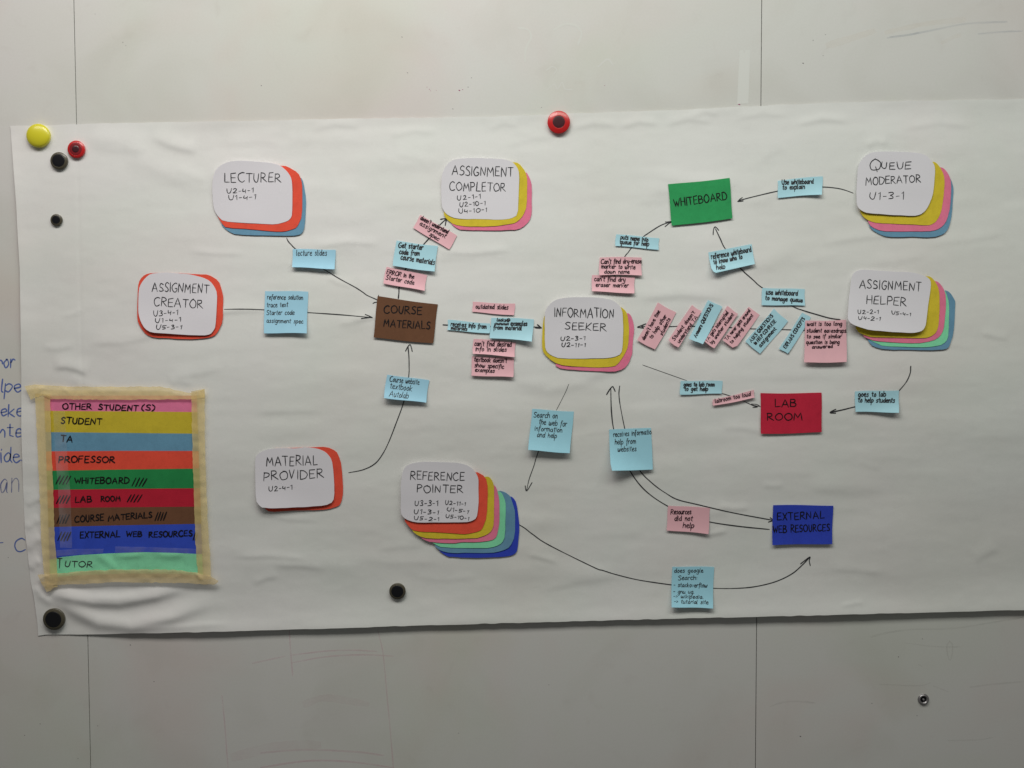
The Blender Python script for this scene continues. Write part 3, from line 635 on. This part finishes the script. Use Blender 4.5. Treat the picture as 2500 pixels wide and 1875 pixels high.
role_card(C3, [("steel_blue_layer", M_stl, [(1665,506),(1740,543),(1812,660),(1817,700),(1797,1130),(1735,1312),(1680,1352),(1450,1372),(820,1357),(640,1312),(593,1260),(568,1210),(750,900),(1100,650)]),
  ("mint_layer", M_mnt, [(1665,510),(1700,580),(1730,690),(1724,1150),(1690,1242),(1600,1302),(1420,1327),(1200,1324),(800,1314),(700,1272),(578,1210),(700,900),(1000,650)]),
  ("pink_layer", M_pnk, [(1510,376),(1580,398),(1650,480),(1687,600),(1677,900),(1650,1082),(1600,1172),(1500,1232),(1270,1274),(950,1257),(680,1237),(538,1187),(508,1160),(600,800),(900,550)]),
  ("yellow_layer", M_yel, [(1400,313),(1470,328),(1530,390),(1577,470),(1592,560),(1592,800),(1582,1000),(1550,1112),(1480,1172),(1380,1197),(900,1190),(640,1182),(478,1137),(428,1092),(402,1040),(450,700),(700,450)]),
  ("white_layer", M_white, [(291,900),(298,700),(323,500),(338,340),(380,258),(480,216),(800,243),(1000,253),(1180,256),(1300,283),(1400,318),(1450,358),(1472,410),(1457,560),(1432,720),(1417,880),(1402,1000),(1370,1067),(1330,1100),(1210,1124),(900,1107),(600,1082),(420,1032),(338,987),(298,935)])],
  [("ASSIGNMENT",455,487,1330,528,122),("HELPER",560,702,1115,742,118),("U2-2-1",435,850,725,850,50),("U5-4-1",912,855,1180,885,44),("U4-2-1",438,932,755,945,46)],
  "white rounded card reading ASSIGNMENT HELPER, its lower edge curling off a four-colour stack", dict(lb=.005, bl=.007), 2.15)
role_card(C4, [("steel_blue_layer", M_stl, [(1740,480),(1772,560),(1790,650),(1782,850),(1757,1100),(1710,1222),(1650,1292),(1510,1335),(1200,1328),(850,1331),(740,1297),(633,1232),(588,1160),(650,900),(1100,600)]),
  ("pink_layer", M_pnk, [(1590,336),(1650,348),(1710,420),(1752,510),(1759,600),(1747,900),(1700,1082),(1640,1172),(1560,1227),(1430,1252),(1000,1254),(760,1250),(618,1182),(588,1132),(573,1098),(600,800),(900,550)]),
  ("yellow_layer", M_yel, [(1500,260),(1550,278),(1600,340),(1652,440),(1667,560),(1652,780),(1622,950),(1590,1042),(1540,1117),(1470,1157),(1410,1162),(1060,1150),(700,1132),(598,1102),(518,1052),(456,960),(500,600),(800,350)]),
  ("white_layer", M_white, [(413,800),(418,600),(428,400),(450,290),(520,188),(620,128),(760,116),(1000,118),(1300,133),(1400,168),(1462,225),(1517,300),(1532,380),(1517,600),(1492,760),(1440,882),(1390,962),(1320,1012),(1220,1034),(900,1014),(570,992),(488,957),(438,912),(415,860)])],
  [("Q",600,385,760,385,150),("UEUE",770,362,1190,365,95),("MODERATOR",545,590,1325,552,105),("U1-3-1",598,795,1085,790,88)],
  "white rounded card reading QUEUE MODERATOR, over yellow, pink and blue cards", dict(lb=.0015, bl=.002), 2.2, 2.1)

# ------------------------------------------------------------------ square word cards
def word_card(fr, mt, cs, texts, label, ink, wd, lb=.0015, seed=1):
    s = Sheet(fr(*cs), 0.0009, lb=lb, corners=fr(*cs), seed=seed)
    o = s.build("word_card", mt, None, True, 0.0003)
    tag(o, label, "card", "plain rectangular word cards")
    k = Ink(s.h, 0.0003)
    for t in texts: write(k, fr, *t, wd=wd, jit=.03)
    k.build("writing", ink, o)
M_inkd = new_mat("ink_on_dark_card", (0.012, 0.010, 0.012), 0.45)
word_card(C5, M_grn, [(215,215),(855,147),(888,567),(258,645)], [("WHITEBOARD",282,445,832,372,80)], "green rectangular card with WHITEBOARD written across it", M_inkd, 2.6, seed=2)
word_card(B2, M_brn, [(203,498),(910,593),(852,1050),(152,983)], [("COURSE",275,692,720,712,90),("MATERIALS",270,850,815,885,86)], "brown rectangular card reading COURSE MATERIALS", M_inkd, 2.8, seed=3)
word_card(C6, M_crm, [(972,338),(1430,336),(1434,632),(978,643)], [("LAB",1085,438,1240,438,58),("ROOM",1025,540,1285,538,52)], "crimson rectangular card reading LAB ROOM", M_inkd, 2.5, seed=4)
word_card(C7, M_roy, [(1545,703),(2053,705),(2045,1028),(1540,1040)], [("EXTERNAL",1582,830,1980,812,60),("WEB RESOURCES",1547,937,2025,918,58)], "royal blue rectangular card reading EXTERNAL WEB RESOURCES", M_inkd, 2.6, .003, seed=5)

# ------------------------------------------------------------------ sticky notes
seedc = [10]
def note(fr, mt, cs, texts, label, lb=.002, bl=0., br=0., tr=0., tl=0., base=0.0, wd=1.9, slant=.08, pink=False, ol=None):
    seedc[0] += 1
    c4 = fr(*cs)
    if ol: s = Sheet(dense(fr(*ol), 5), 0.0004+base, lb=lb, bl=bl, br=br, tr=tr, tl=tl, corners=c4, seed=seedc[0], wob=.0004)
    else: s = Sheet(c4, 0.0004+base, lb=lb*1.5, bl=bl, br=br, tr=tr, tl=tl, corners=c4, seed=seedc[0], wob=.0004)
    o = s.build("sticky_note", mt, None, not ol, 0.00014)
    tag(o, label, "sticky note", "pink sticky notes on the paper" if pink else "blue sticky notes on the paper")
    k = Ink(s.h, 0.00025)
    for t in texts:
        write(k, fr, *t[:5], t[5]*1.04, wd=0.84*(t[6] if len(t) > 6 else wd), slant=slant, jit=.022, gap=.13)
    k.build("writing", M_inkp if pink else M_ink, o)

note(E4, M_nb1, [(743,315),(1425,320),(1415,628),(743,603)], [("lecture slides",803,418,1285,415,88)], "blue note reading lecture slides, below the LECTURER card", lb=.004)
note(E4, M_nb1, [(303,975),(988,990),(970,1652),(290,1645)], [("reference solution",340,1108,905,1118,74),("trace text",335,1235,668,1230,72),("Starter code",330,1360,770,1355,72),("assignment spec",330,1480,910,1492,66)],
     "square blue note starting with reference solution, left of the brown card", lb=.003, br=.002)
note(A6, M_nb2, [(420,1145),(905,1205),(870,1505),(378,1440)], [("Get starter",445,1220,730,1250,60),("code from",455,1300,690,1320,58),("course materials",470,1362,865,1428,62)],
     "pale blue note reading get starter code from course materials", wd=3.0, br=.002, base=.0006)
note(B2, M_nb2, [(1028,775),(1525,815),(1518,930),(1022,895)], [("receives info from",1060,845,1475,880,52),("materials",1062,885,1250,900,40)], "narrow blue note reading receives info from materials, right of the brown card", lb=.0012, wd=3.0)
note(B2, M_nb2, [(1535,745),(2035,765),(2015,1025),(1520,985)], [("looks@",1603,790,1755,795,36,2.8),("~~~~",1575,838,1735,842,38,3.6),("examples",1762,840,1955,845,52,3),("from material",1562,885,1890,895,48,3)],
     "blue note with a scribbled-out word, left of the INFORMATION SEEKER card", lb=.0025, br=.004, base=.0009)
note(B3, M_nb1, [(1495,58),(1915,118),(1885,342),(1462,292)], [("Course website",1520,128,1815,160,50),("textbook",1522,198,1740,225,56),("Autolab",1515,275,1705,299,56)], "tilted blue note with course website and textbook, under the brown card", lb=.004, bl=.002)
note(B5, M_nb2, [(1180,65),(1735,110),(1725,258),(1168,213)], [("puts name into",1238,125,1590,160,56),("queue for help",1230,185,1600,215,56)], "blue note reading puts name into queue for help", lb=.001, wd=2.9)
note(C5, M_nb2, [(1355,172),(1822,128),(1818,318),(1360,350)], [("Use whiteboard",1400,215,1725,205,48),("to explain",1405,268,1635,258,46)], "blue note reading use whiteboard to explain, right of the green card", lb=.0012, br=.004, wd=2.9)
note(C5, M_nb2, [(635,920),(1085,833),(1118,1040),(690,1132)], [("reference whiteboard",668,990,1083,912,52),("to know who to",692,1045,990,985,48),("help",722,1100,810,1088,48)],
     "tilted blue note reading reference whiteboard to know who to help", lb=.003, bl=.007, br=.002, wd=2.9, ol=[(635,920),(1085,833),(1100,935),(1118,1040),(900,1090),(715,1132),(690,1120),(668,1085),(648,1005)])
note(C2, M_nb2, [(563,15),(1280,45),(1275,322),(545,305)], [("use whiteboard",625,130,1155,150,82),("to manage queue",610,220,1235,262,72)], "blue note reading use whiteboard to manage queue", lb=.001, wd=3.0)
note(B6, M_nb3, [(272,687),(740,712),(698,1180),(230,1148)], [("Search on",290,775,555,790,58),("the web for",348,855,660,882,60),("information",298,925,608,948,54),("and help",328,998,548,1012,56)],
     "square blue note reading search on the web for information and help", lb=.005, br=-.0006, bl=.002)
note(B6, M_nb3, [(1140,915),(1610,897),(1630,1365),(1172,1378)], [("receives informatio",1188,998,1612,968,56),("help from",1205,1085,1438,1073,58),("websites",1235,1165,1445,1158,56)],
     "square blue note crossed by two lines, its lower left corner curling out", lb=.004, bl=.014, ol=[(1140,915),(1380,904),(1610,897),(1622,1130),(1630,1365),(1400,1375),(1172,1378),(1155,1300),(1145,1130)])
note(C6, M_nb2, [(372,243),(687,247),(683,342),(370,347)], [("goes to lab room",397,286,627,286,30),("to get help",403,320,578,320,30)], "small blue note reading goes to lab room to get help", lb=.001, wd=2.9)
note(C6, M_nb2, [(1682,325),(2012,315),(2010,482),(1684,478)], [("goes to lab",1705,364,1912,362,36),("to help students",1705,406,1978,408,34)], "blue note reading goes to lab to help students, right of the crimson card", lb=.002, br=.004, wd=2.9)
note(C7, M_nb3, [(695,1220),(1048,1225),(1038,1575),(688,1562)], [("does google",712,1272,955,1270,34),("Search:",745,1335,905,1330,36),("- stackoverflow",707,1392,990,1396,34),("- gnu ug.",705,1446,880,1448,32),("-> wikipedia.",705,1485,958,1492,30),("-> tutorial site",710,1530,998,1538,32)],
     "square blue note with a six-line list, lowest note on the paper", lb=.004, bl=.002)
P = dict(pink=True)
note(A6, M_np, [(708,838),(1137,1085),(1040,1248),(618,988)], [("doesn't understand",700,893,1020,1060,48),("assignment",690,955,990,1112,50),("spec",805,1078,912,1145,48)], "tilted pink note reading doesn't understand assignment spec", lb=.001, base=.0004, wd=2.6, **P)
note(B2, M_np, [(305,147),(780,252),(752,435),(268,343)], [("ERROR in the",305,233,625,292,48),("Starter code",295,300,625,362,52)], "tilted pink note reading error in the starter code, above the brown card", lb=.002, br=.002, wd=2.6, **P)
note(B2, M_np, [(1318,565),(1815,583),(1807,718),(1315,682)], [("outdated slides",1352,640,1732,652,50)], "narrow pink note reading outdated slides", lb=.001, wd=2.6, **P)
note(B2, M_np, [(1325,997),(1820,1033),(1810,1207),(1318,1172)], [("can't find desired",1338,1078,1772,1088,54),("info in slides",1350,1140,1712,1146,50)], "pink note reading can't find desired info in slides", lb=.003, wd=2.6, **P)
note(B2, M_np, [(1312,1198),(1808,1228),(1792,1448),(1300,1425)], [("textbook doesn't",1335,1262,1715,1278,50),("show specific",1340,1328,1682,1346,48),("examples",1345,1382,1572,1395,46)], "pink note reading textbook doesn't show specific examples", lb=.002, br=.001, wd=2.6, **P)
note(B5, M_np, [(872,590),(1422,618),(1412,820),(866,798)], [("can't find dry",900,665,1297,672,54),("eraser marker",920,737,1337,745,50)], "lower of two touching pink notes, reading can't find dry eraser marker", lb=.003, wd=2.6, **P)
note(B5, M_np, [(968,358),(1505,358),(1510,588),(962,585)], [("Can't find dry-erase",985,442,1505,436,58),("marker to write",990,500,1425,512,52),("down name",1030,568,1350,566,48)], "upper of two touching pink notes, ending in to write down name", lb=.002, tr=.001, base=.0008, wd=2.6, **P)
note(C6, M_np, [(612,388),(922,315),(930,372),(618,433)], [("labroom too loud",635,412,900,357,30)], "thin tilted pink note reading labroom too loud", lb=.001, base=.0012, wd=2.3, **P)
note(C7, M_np, [(662,705),(1015,727),(1000,947),(647,913)], [("Resources",683,778,855,778,40),("did not",715,835,865,835,42),("help",785,893,877,896,44)], "pink note reading resources did not help, left of the royal blue card", lb=.0015, br=.001, wd=2.5, **P)
note(C1, M_np, [(460,268),(770,440),(412,1065),(112,905)], [("doesn't have time",232,905,500,420,62),("to help other",355,885,610,500,62),("students",535,825,670,548,58)], "wide slanting pink note reading doesn't have time to help other students", lb=.0015, wd=2.4, **P)
note(C1, M_np, [(1030,312),(1195,415),(800,1030),(630,905)], [("Student doesn't",735,912,1085,440,58),("understand TA",822,955,1130,515,56)], "slanting pink note reading student doesn't understand TA", lb=.003, tr=.002, wd=2.4, **P)
note(C1, M_nb2, [(1310,222),(1550,345),(1215,975),(980,870)], [("Answers QUESTIONS",1105,862,1390,312,56)], "slanting blue note reading answers questions, between two pink ones", lb=.004, br=.002, base=.001, wd=2.9)
note(C1, M_np, [(1632,328),(1815,460),(1408,1038),(1235,925)], [("TA gets interrupted",1290,942,1650,442,56),("by another student",1370,972,1742,475,54)], "slanting pink note reading TA gets interrupted by another student", lb=.003, base=.002, wd=2.4, **P)
note(C1, M_np, [(1990,338),(2175,475),(1755,1050),(1548,900)], [("TA never gets around",1622,912,2022,410,54),("to helping student",1705,967,2068,492,54)], "slanting pink note with one corner cut off, reading TA never gets around", lb=.003, wd=2.4, ol=[(1990,338),(2175,475),(1985,740),(1800,995),(1718,1028),(1548,900),(1770,620)], **P)
note(C2, M_nb2, [(755,372),(993,585),(525,1137),(278,925)], [("ASKS QUESTIONS",378,942,745,497,56),("to HELP COMPLETE",448,985,795,590,54),("assignment",532,1022,800,718,60)], "wide slanting blue note reading asks questions to help complete assignment", lb=.001, wd=2.8)
note(C2, M_nb2, [(1240,430),(1385,525),(995,1135),(845,1040)], [("EXPLAINS CONCEPTS",962,1047,1280,545,56)], "narrow slanting blue note reading explains concepts", lb=.001, wd=2.8)
note(C2, M_np, [(1290,575),(1980,560),(1983,1272),(1263,1280)], [("wait is too long",1318,660,1905,655,66),("student eavesdrops.",1312,770,1990,775,66),("to see if similar",1310,870,1895,865,62),("question is being",1300,965,1862,965,62),("answered",1400,1045,1745,1030,56)],
     "square pink note reading wait is too long, beside the ASSIGNMENT HELPER card", lb=.003, base=.0012, wd=2.5, **P)

# ------------------------------------------------------------------ legend taped together
c = on_wall(295, 1180, 0.003)
leg = empty("legend_chart", c.tolist())
tag(leg, "colour key of nine paper strips framed in masking tape, lower left of the paper", "chart")
H_leg = lambda off: (lambda u, v: h_low(u, v) + 0.0018 + off + 0.0009*(1+vnoise(u, v, 110, 80, 42))*np.clip((np.asarray(v, float)-1200)/200, 0.15, 1))
def band(name, up, dn, off, mat, parent, n=36, m=6, hf=None, thick=0.0002, rough=0.0, seed=0):
    up = np.array(up, float); dn = np.array(dn, float)
    def rs(p, n):
        s = np.r_[0, np.cumsum(np.hypot(*np.diff(p, axis=0).T))]; t = np.linspace(0, s[-1], n)
        return np.stack([np.interp(t, s, p[:,0]), np.interp(t, s, p[:,1])], -1)
    A, B = rs(up, n), rs(dn, n)
    if rough:
        for q, sd in ((A, 1), (B, 2)): q += rough*np.stack([vnoise(q[:,0]+q[:,1], q[:,1], 13, 13, seed+sd), vnoise(q[:,0], q[:,1]+q[:,0], 11, 11, seed+sd+5)], -1)
    t = np.linspace(0, 1, m)[:,None,None]; Q = A[None]*(1-t) + B[None]*t
    hf = hf or H_leg(off)
    X, F = grid_mesh(Q[...,0], Q[...,1], hf(Q[...,0], Q[...,1]))
    f = F[0]
    if np.cross(X[f[1]]-X[f[0]], X[f[2]]-X[f[0]])[1] > 0: F = [g2[::-1] for g2 in F]
    return link(name, X, F, mat, parent, True, thick)
LX = lambda y: 108 + (y-966)*0.033; RX = lambda y: 480 + (y-966)*0.035
cuts = [(966,966),(1003,1006),(1055,1059),(1102,1101),(1149.5,1144),(1196,1192),(1240,1237),(1287,1279),(1360,1353),(1408,1408)]
LW = (193,190,186)
strips = [("pink strip reading OTHER STUDENT(S)", card_mat("pink_strip", (200,108,142), LW)), ("yellow strip reading STUDENT", card_mat("yellow_strip", (178,160,48), LW)),
          ("steel blue strip reading TA", card_mat("steel_blue_strip", (88,128,152), (186,184,179))), ("orange-red strip reading PROFESSOR", card_mat("orange_red_strip", (210,68,52), (184,182,176))),
          ("green strip reading WHITEBOARD", card_mat("green_strip", (32,112,62), (180,178,172))), ("crimson strip reading LAB ROOM", card_mat("crimson_strip", (148,27,44), (176,174,168))),
          ("brown strip reading COURSE MATERIALS", card_mat("brown_strip", (86,58,42), (172,170,165))), ("blue strip reading EXTERNAL WEB RESOURCES", card_mat("blue_strip", (40,60,148), (168,166,160))),
          ("crumpled mint strip reading TUTOR", card_mat("mint_strip", (104,166,132), (165,163,157)))]
words = [
 [("OTHER",A3,605,392,880,390,54),("STUDENT",A3,950,396,1330,408,52),("(S)",A3,1365,400,1490,402,52)],
 [("STUDENT",A3,588,528,980,540,58)],
 [("TA",A3,588,702,698,706,60)],
 [("PROFESSOR",A3,566,905,1105,905,60)],
 [("WHITEBOARD",A3,722,1104,1245,1106,56),("////",A3,540,1110,668,1112,76),("////",A3,1275,1130,1400,1132,76)],
 [("LAB",A3,728,1290,882,1284,56),("ROOM",A3,975,1280,1158,1276,46),("////",A3,545,1298,665,1298,70),("////",A3,1228,1284,1352,1284,66)],
 [("COURSE",A3,722,1484,1000,1464,60),("MATERIALS",A3,1045,1468,1465,1436,54),("////",A3,548,1492,655,1492,80),("////",A3,1495,1464,1598,1456,74)],
 [("EXTERNAL",A4,555,465,955,455,60),("WEB",A4,1018,450,1172,448,50),("RESOURCES",A4,1245,458,1675,445,56),("////",A4,332,490,452,490,82),("//",A4,1685,485,1722,485,66)],
 [("T",A4,325,762,372,762,96),("UTOR",A4,405,752,675,756,58)]]
for i, (lb_, mt) in enumerate(strips):
    (a0, a1), (b0, b1) = cuts[i], cuts[i+1]
    up = [(LX(a0), a0), (295, (a0+a1)/2 + rng.normal(0,.8)), (RX(a1), a1)]; dn = [(LX(b0), b0+2.5), (295, (b0+b1)/2+2.5), (RX(b1), b1+2.5)]
    if i == 8: up = [(LX(1366),1366),(150,1360),(197,1355),(267,1351),(353,1348),(430,1350),(RX(1353),1353)]; dn = [(LX(1407),1411),(200,1404),(304,1400),(438,1401),(RX(1408),1405)]
    if i == 7: dn = [(LX(1366),1368),(270,1358),(RX(1353),1358)]
    off = 0.0002*i if i < 8 else 0.0020
    hf = H_leg(off)
    if i == 8:
        hf = lambda u, v: (H_leg(0.0019)(u, v) + 0.0006*vnoise(u, v, 34, 26, 61) + crease(np.asarray(u,float), np.asarray(v,float), [(236,1352),(262,1372),(284,1392)], 9, .0016, 1.2)
                           + crease(np.asarray(u,float), np.asarray(v,float), [(286,1360),(320,1358),(352,1354)], 5, .0010) + crease(np.asarray(u,float), np.asarray(v,float), [(380,1352),(410,1358),(450,1354)], 7, .0010))
    o = band("paper_strip", up, dn, off, mt, leg, 60, 14, hf, 0.0002)
    o['label'] = lb_
    k = Ink(hf, 0.0004)
    for t in words[i]:
        write(k, t[1], t[0], *t[2:7], wd=3.2 if i < 8 else 2.3, jit=.035, slant=.05 if t[0][0] != '/' else .12, gap=.18 if t[0][0] != '/' else .06)
    k.build("writing", M_inkd if i < 8 else M_ink_thin, o)
tapeH = H_leg(0.0027)
tw = lambda u, v: tapeH(u, v) + 0.00055*vnoise(u, v, 24, 14, 71) + 0.00032*vnoise(u, v, 9, 9, 72)
band("masking_tape", [(86,960),(87,1010),(89,1052),(94,1153),(98,1240),(100,1322),(105,1371),(111,1438)], [(123,962),(123,1010),(126,1100),(131,1230),(134,1320),(139,1380),(141,1432)], 0, M_tape, leg, 90, 8, tw, 0.00015, 1.0, 5)
band("masking_tape", [(467,955),(468,1010),(470,1100),(474,1230),(477,1320),(481,1380),(484,1416)], [(499,950),(500,1010),(501,1128),(505,1220),(509,1305),(513,1360),(516,1414)], 0, M_tape, leg, 90, 8, lambda u, v: tw(u, v) + .0003, 0.00015, 1.0, 9)
tw2 = lambda u, v: tw(u, v) + 0.0007 + crease(np.asarray(u,float), np.asarray(v,float), [(86,966),(96,950),(108,944)], 4, .0016) + crease(np.asarray(u,float), np.asarray(v,float), [(103,962),(118,966),(128,972)], 4, .0012) + crease(np.asarray(u,float), np.asarray(v,float), [(152,946),(162,955),(172,964)], 3, .0008)
band("masking_tape", [(60,943),(86,939),(130,942),(177,944),(300,944),(390,944),(418,949),(445,956),(468,959),(486,956),(499,950)], [(76,976),(84,972),(104,965),(123,974),(200,975),(304,976),(400,975),(467,975),(480,974),(490,973),(500,970)], 0, M_tape, leg, 90, 10, tw2, 0.00015, 1.2, 15)
tw3 = lambda u, v: tw(u, v) + 0.0012 + crease(np.asarray(u,float), np.asarray(v,float), [(476,1398),(484,1406),(496,1418)], 4, .0018) + crease(np.asarray(u,float), np.asarray(v,float), [(98,1416),(108,1408),(116,1404)], 4, .0016) + crease(np.asarray(u,float), np.asarray(v,float), [(382,1412),(390,1406),(396,1412)], 4, .0006)+ crease(np.asarray(u,float), np.asarray(v,float), [(424,1412),(430,1407),(438,1412)], 4, .0006)
band("masking_tape", [(92,1402),(118,1402),(141,1400),(206,1394),(304,1390),(400,1390),(438,1392),(470,1396),(484,1400),(516,1409),(534,1417)], [(102,1426),(130,1428),(182,1427),(267,1422),(350,1422),(426,1423),(470,1424),(487,1426),(510,1426),(524,1426),(532,1422)], 0, M_tape2, leg, 90, 10, tw3, 0.00015, 1.4, 25)
band("masking_tape", [(100,1420),(108,1436),(114,1446)], [(128,1426),(132,1434),(124,1442)], 0, M_tape2, leg, 12, 6, lambda u, v: tw3(u, v)+.0003, 0.00015, 1.2, 31)
ch = H_leg(0.0027)
chw = lambda u, v: ch(u, v) + 0.0003*vnoise(u, v, 20, 12, 81) + crease(np.asarray(u,float), np.asarray(v,float), [(132,1046),(148,1045),(158,1043)], 3, .0008) + crease(np.asarray(u,float), np.asarray(v,float), [(136,1092),(148,1084),(162,1080)], 4, .0011) + crease(np.asarray(u,float), np.asarray(v,float), [(142,1228),(156,1230),(168,1229)], 3, .0007)
band("clear_tape", [(130,1003),(134,1100),(142,1200),(147,1337)], [(158,1003),(163,1100),(172,1200),(176,1338)], 0, M_clear, leg, 60, 8, chw, 0.0001, .5, 41)
ch2 = H_leg(0.0028)
band("clear_tape", [(138,1343),(190,1340),(253,1340)], [(138,1358),(190,1354),(251,1350)], 0, M_clear, leg, 24, 5, ch2, 0.0001, .4, 43)
band("clear_tape", [(281,1334),(380,1336),(480,1340)], [(281,1350),(380,1348),(480,1353)], 0, M_clear, leg, 24, 5, ch2, 0.0001, .4, 45)

# ------------------------------------------------------------------ magnets and the fixing
def lathe(name, prof, c, mat, parent, n=64):
    """prof: (radius m, height m) from the outside in; axis towards the viewer"""
    V, F = [], []
    for r, h in prof:
        for k_ in range(n):
            t = 2*math.pi*k_/n; V.append((c[0]+r*math.cos(t), c[1]-h, c[2]+r*math.sin(t)))
    m = len(prof)
    for i in range(m-1):
        for k_ in range(n):
            k2 = (k_+1) % n; F.append((i*n+k_, i*n+k2, (i+1)*n+k2, (i+1)*n+k_))
    V.append((c[0], c[1]-prof[-1][1], c[2])); e = len(V)-1
    for k_ in range(n): F.append(((m-1)*n+k_, (m-1)*n+(k_+1) % n, e))
    return link(name, V, F, mat, parent, True)
def magnet(u, v, r_px, kind, label):
    h0 = float(h_low(u, v)) + (0.001 if kind != 'x' else 0)
    P = on_wall(u, v, h0 + (0.0015 if kind != 'dome' else 0.001)); P[1] = -h0; r = r_px*MPP
    root = empty("magnet", P.tolist()); tag(root, label, "magnet", "round magnets holding the paper")
    if kind == 'dome':
        Ht = .0105
        prof = [(r*.97, -0.002), (r*.985, 0.001), (r, .0035)] + [(r*math.cos(t), .0035 + (Ht-.0035)*math.sin(t)) for t in np.linspace(.12, 1.5, 12)]
        lathe("cap", prof, P, M_yp, root); lathe("magnet_core", [(r*.9,-.0022),(r*.9,.0)], P, M_bc, root)
    else:
        m1, m2 = {'red': (M_rp, M_rc), 'red2': (M_rp, M_rc2), 'black': (M_bp, M_bc), 'blackdome': (M_bp, M_bc)}[kind]
        ri = {'red': .55, 'red2': .72, 'black': .74, 'blackdome': .70}[kind]; H1 = min(.0062, r*.34)
        prof = [(r*.955,-.002),(r*.97,.001),(r*.99,H1*.40),(r,H1*.58),(r*.985,H1*.68),(r*.95,H1*.75),(r*(ri+.05),H1*.97),(r*(ri+.01),H1),(r*ri,H1*.98)]

        lathe("rim", prof, P, m1, root)
        lathe("centre_disc", [(r*(ri+.002), H1*.90),(r*ri*.985, H1*1.0),(r*ri*.9, H1*1.025),(r*ri*.5, H1*1.05),(r*ri*.1, H1*1.055)], P, m2, root)
        if kind == 'red2': lathe("inner_disc", [(r*.42, H1*1.0),(r*.40, H1*1.065),(r*.2, H1*1.072)], P, M_rc, root)
magnet(95, 332, 28.3, 'dome', "large yellow domed magnet on the upper left corner of the paper")
magnet(145, 393, 20.8, 'black', "black ringed magnet just left of the small red one")
magnet(187, 365, 21.0, 'red2', "small red magnet near the upper left corner, beside a black one")
magnet(138, 537, 14.3, 'blackdome', "smallest black magnet, alone below the upper left cluster")
magnet(1364, 299, 27.2, 'red', "large red magnet with dark centre on the top edge of the paper")
magnet(970.6, 1443, 20.2, 'black', "black magnet near the bottom edge, below the REFERENCE POINTER card")
magnet(133, 1511, 27.0, 'black', "large black magnet on the lower left corner of the paper")

P0 = on_wall(2254, 1707, 0.0)
root = empty("screw_socket", P0.tolist()); tag(root, "small round metal screw socket in the right-hand board, below the paper", "screw")
q = MPP
lathe("collar", [(14*q,-.001),(14*q,.0006),(13*q,.0011),(12.4*q,.0008),(12*q,.0022),(11*q,.0030),(9.2*q,.0030),(8.2*q,.0020),(7.4*q,.0006)], P0, M_steel, root, 40)
lathe("hole", [(7.6*q,.0009),(7.0*q,.0010),(4*q,.0009)], P0, M_hole, root, 32)
lathe("pin", [(2.4*q,.0008),(2.3*q,.0020),(1.5*q,.0021),(1.1*q,.0014)], P0, M_steel, root, 20)
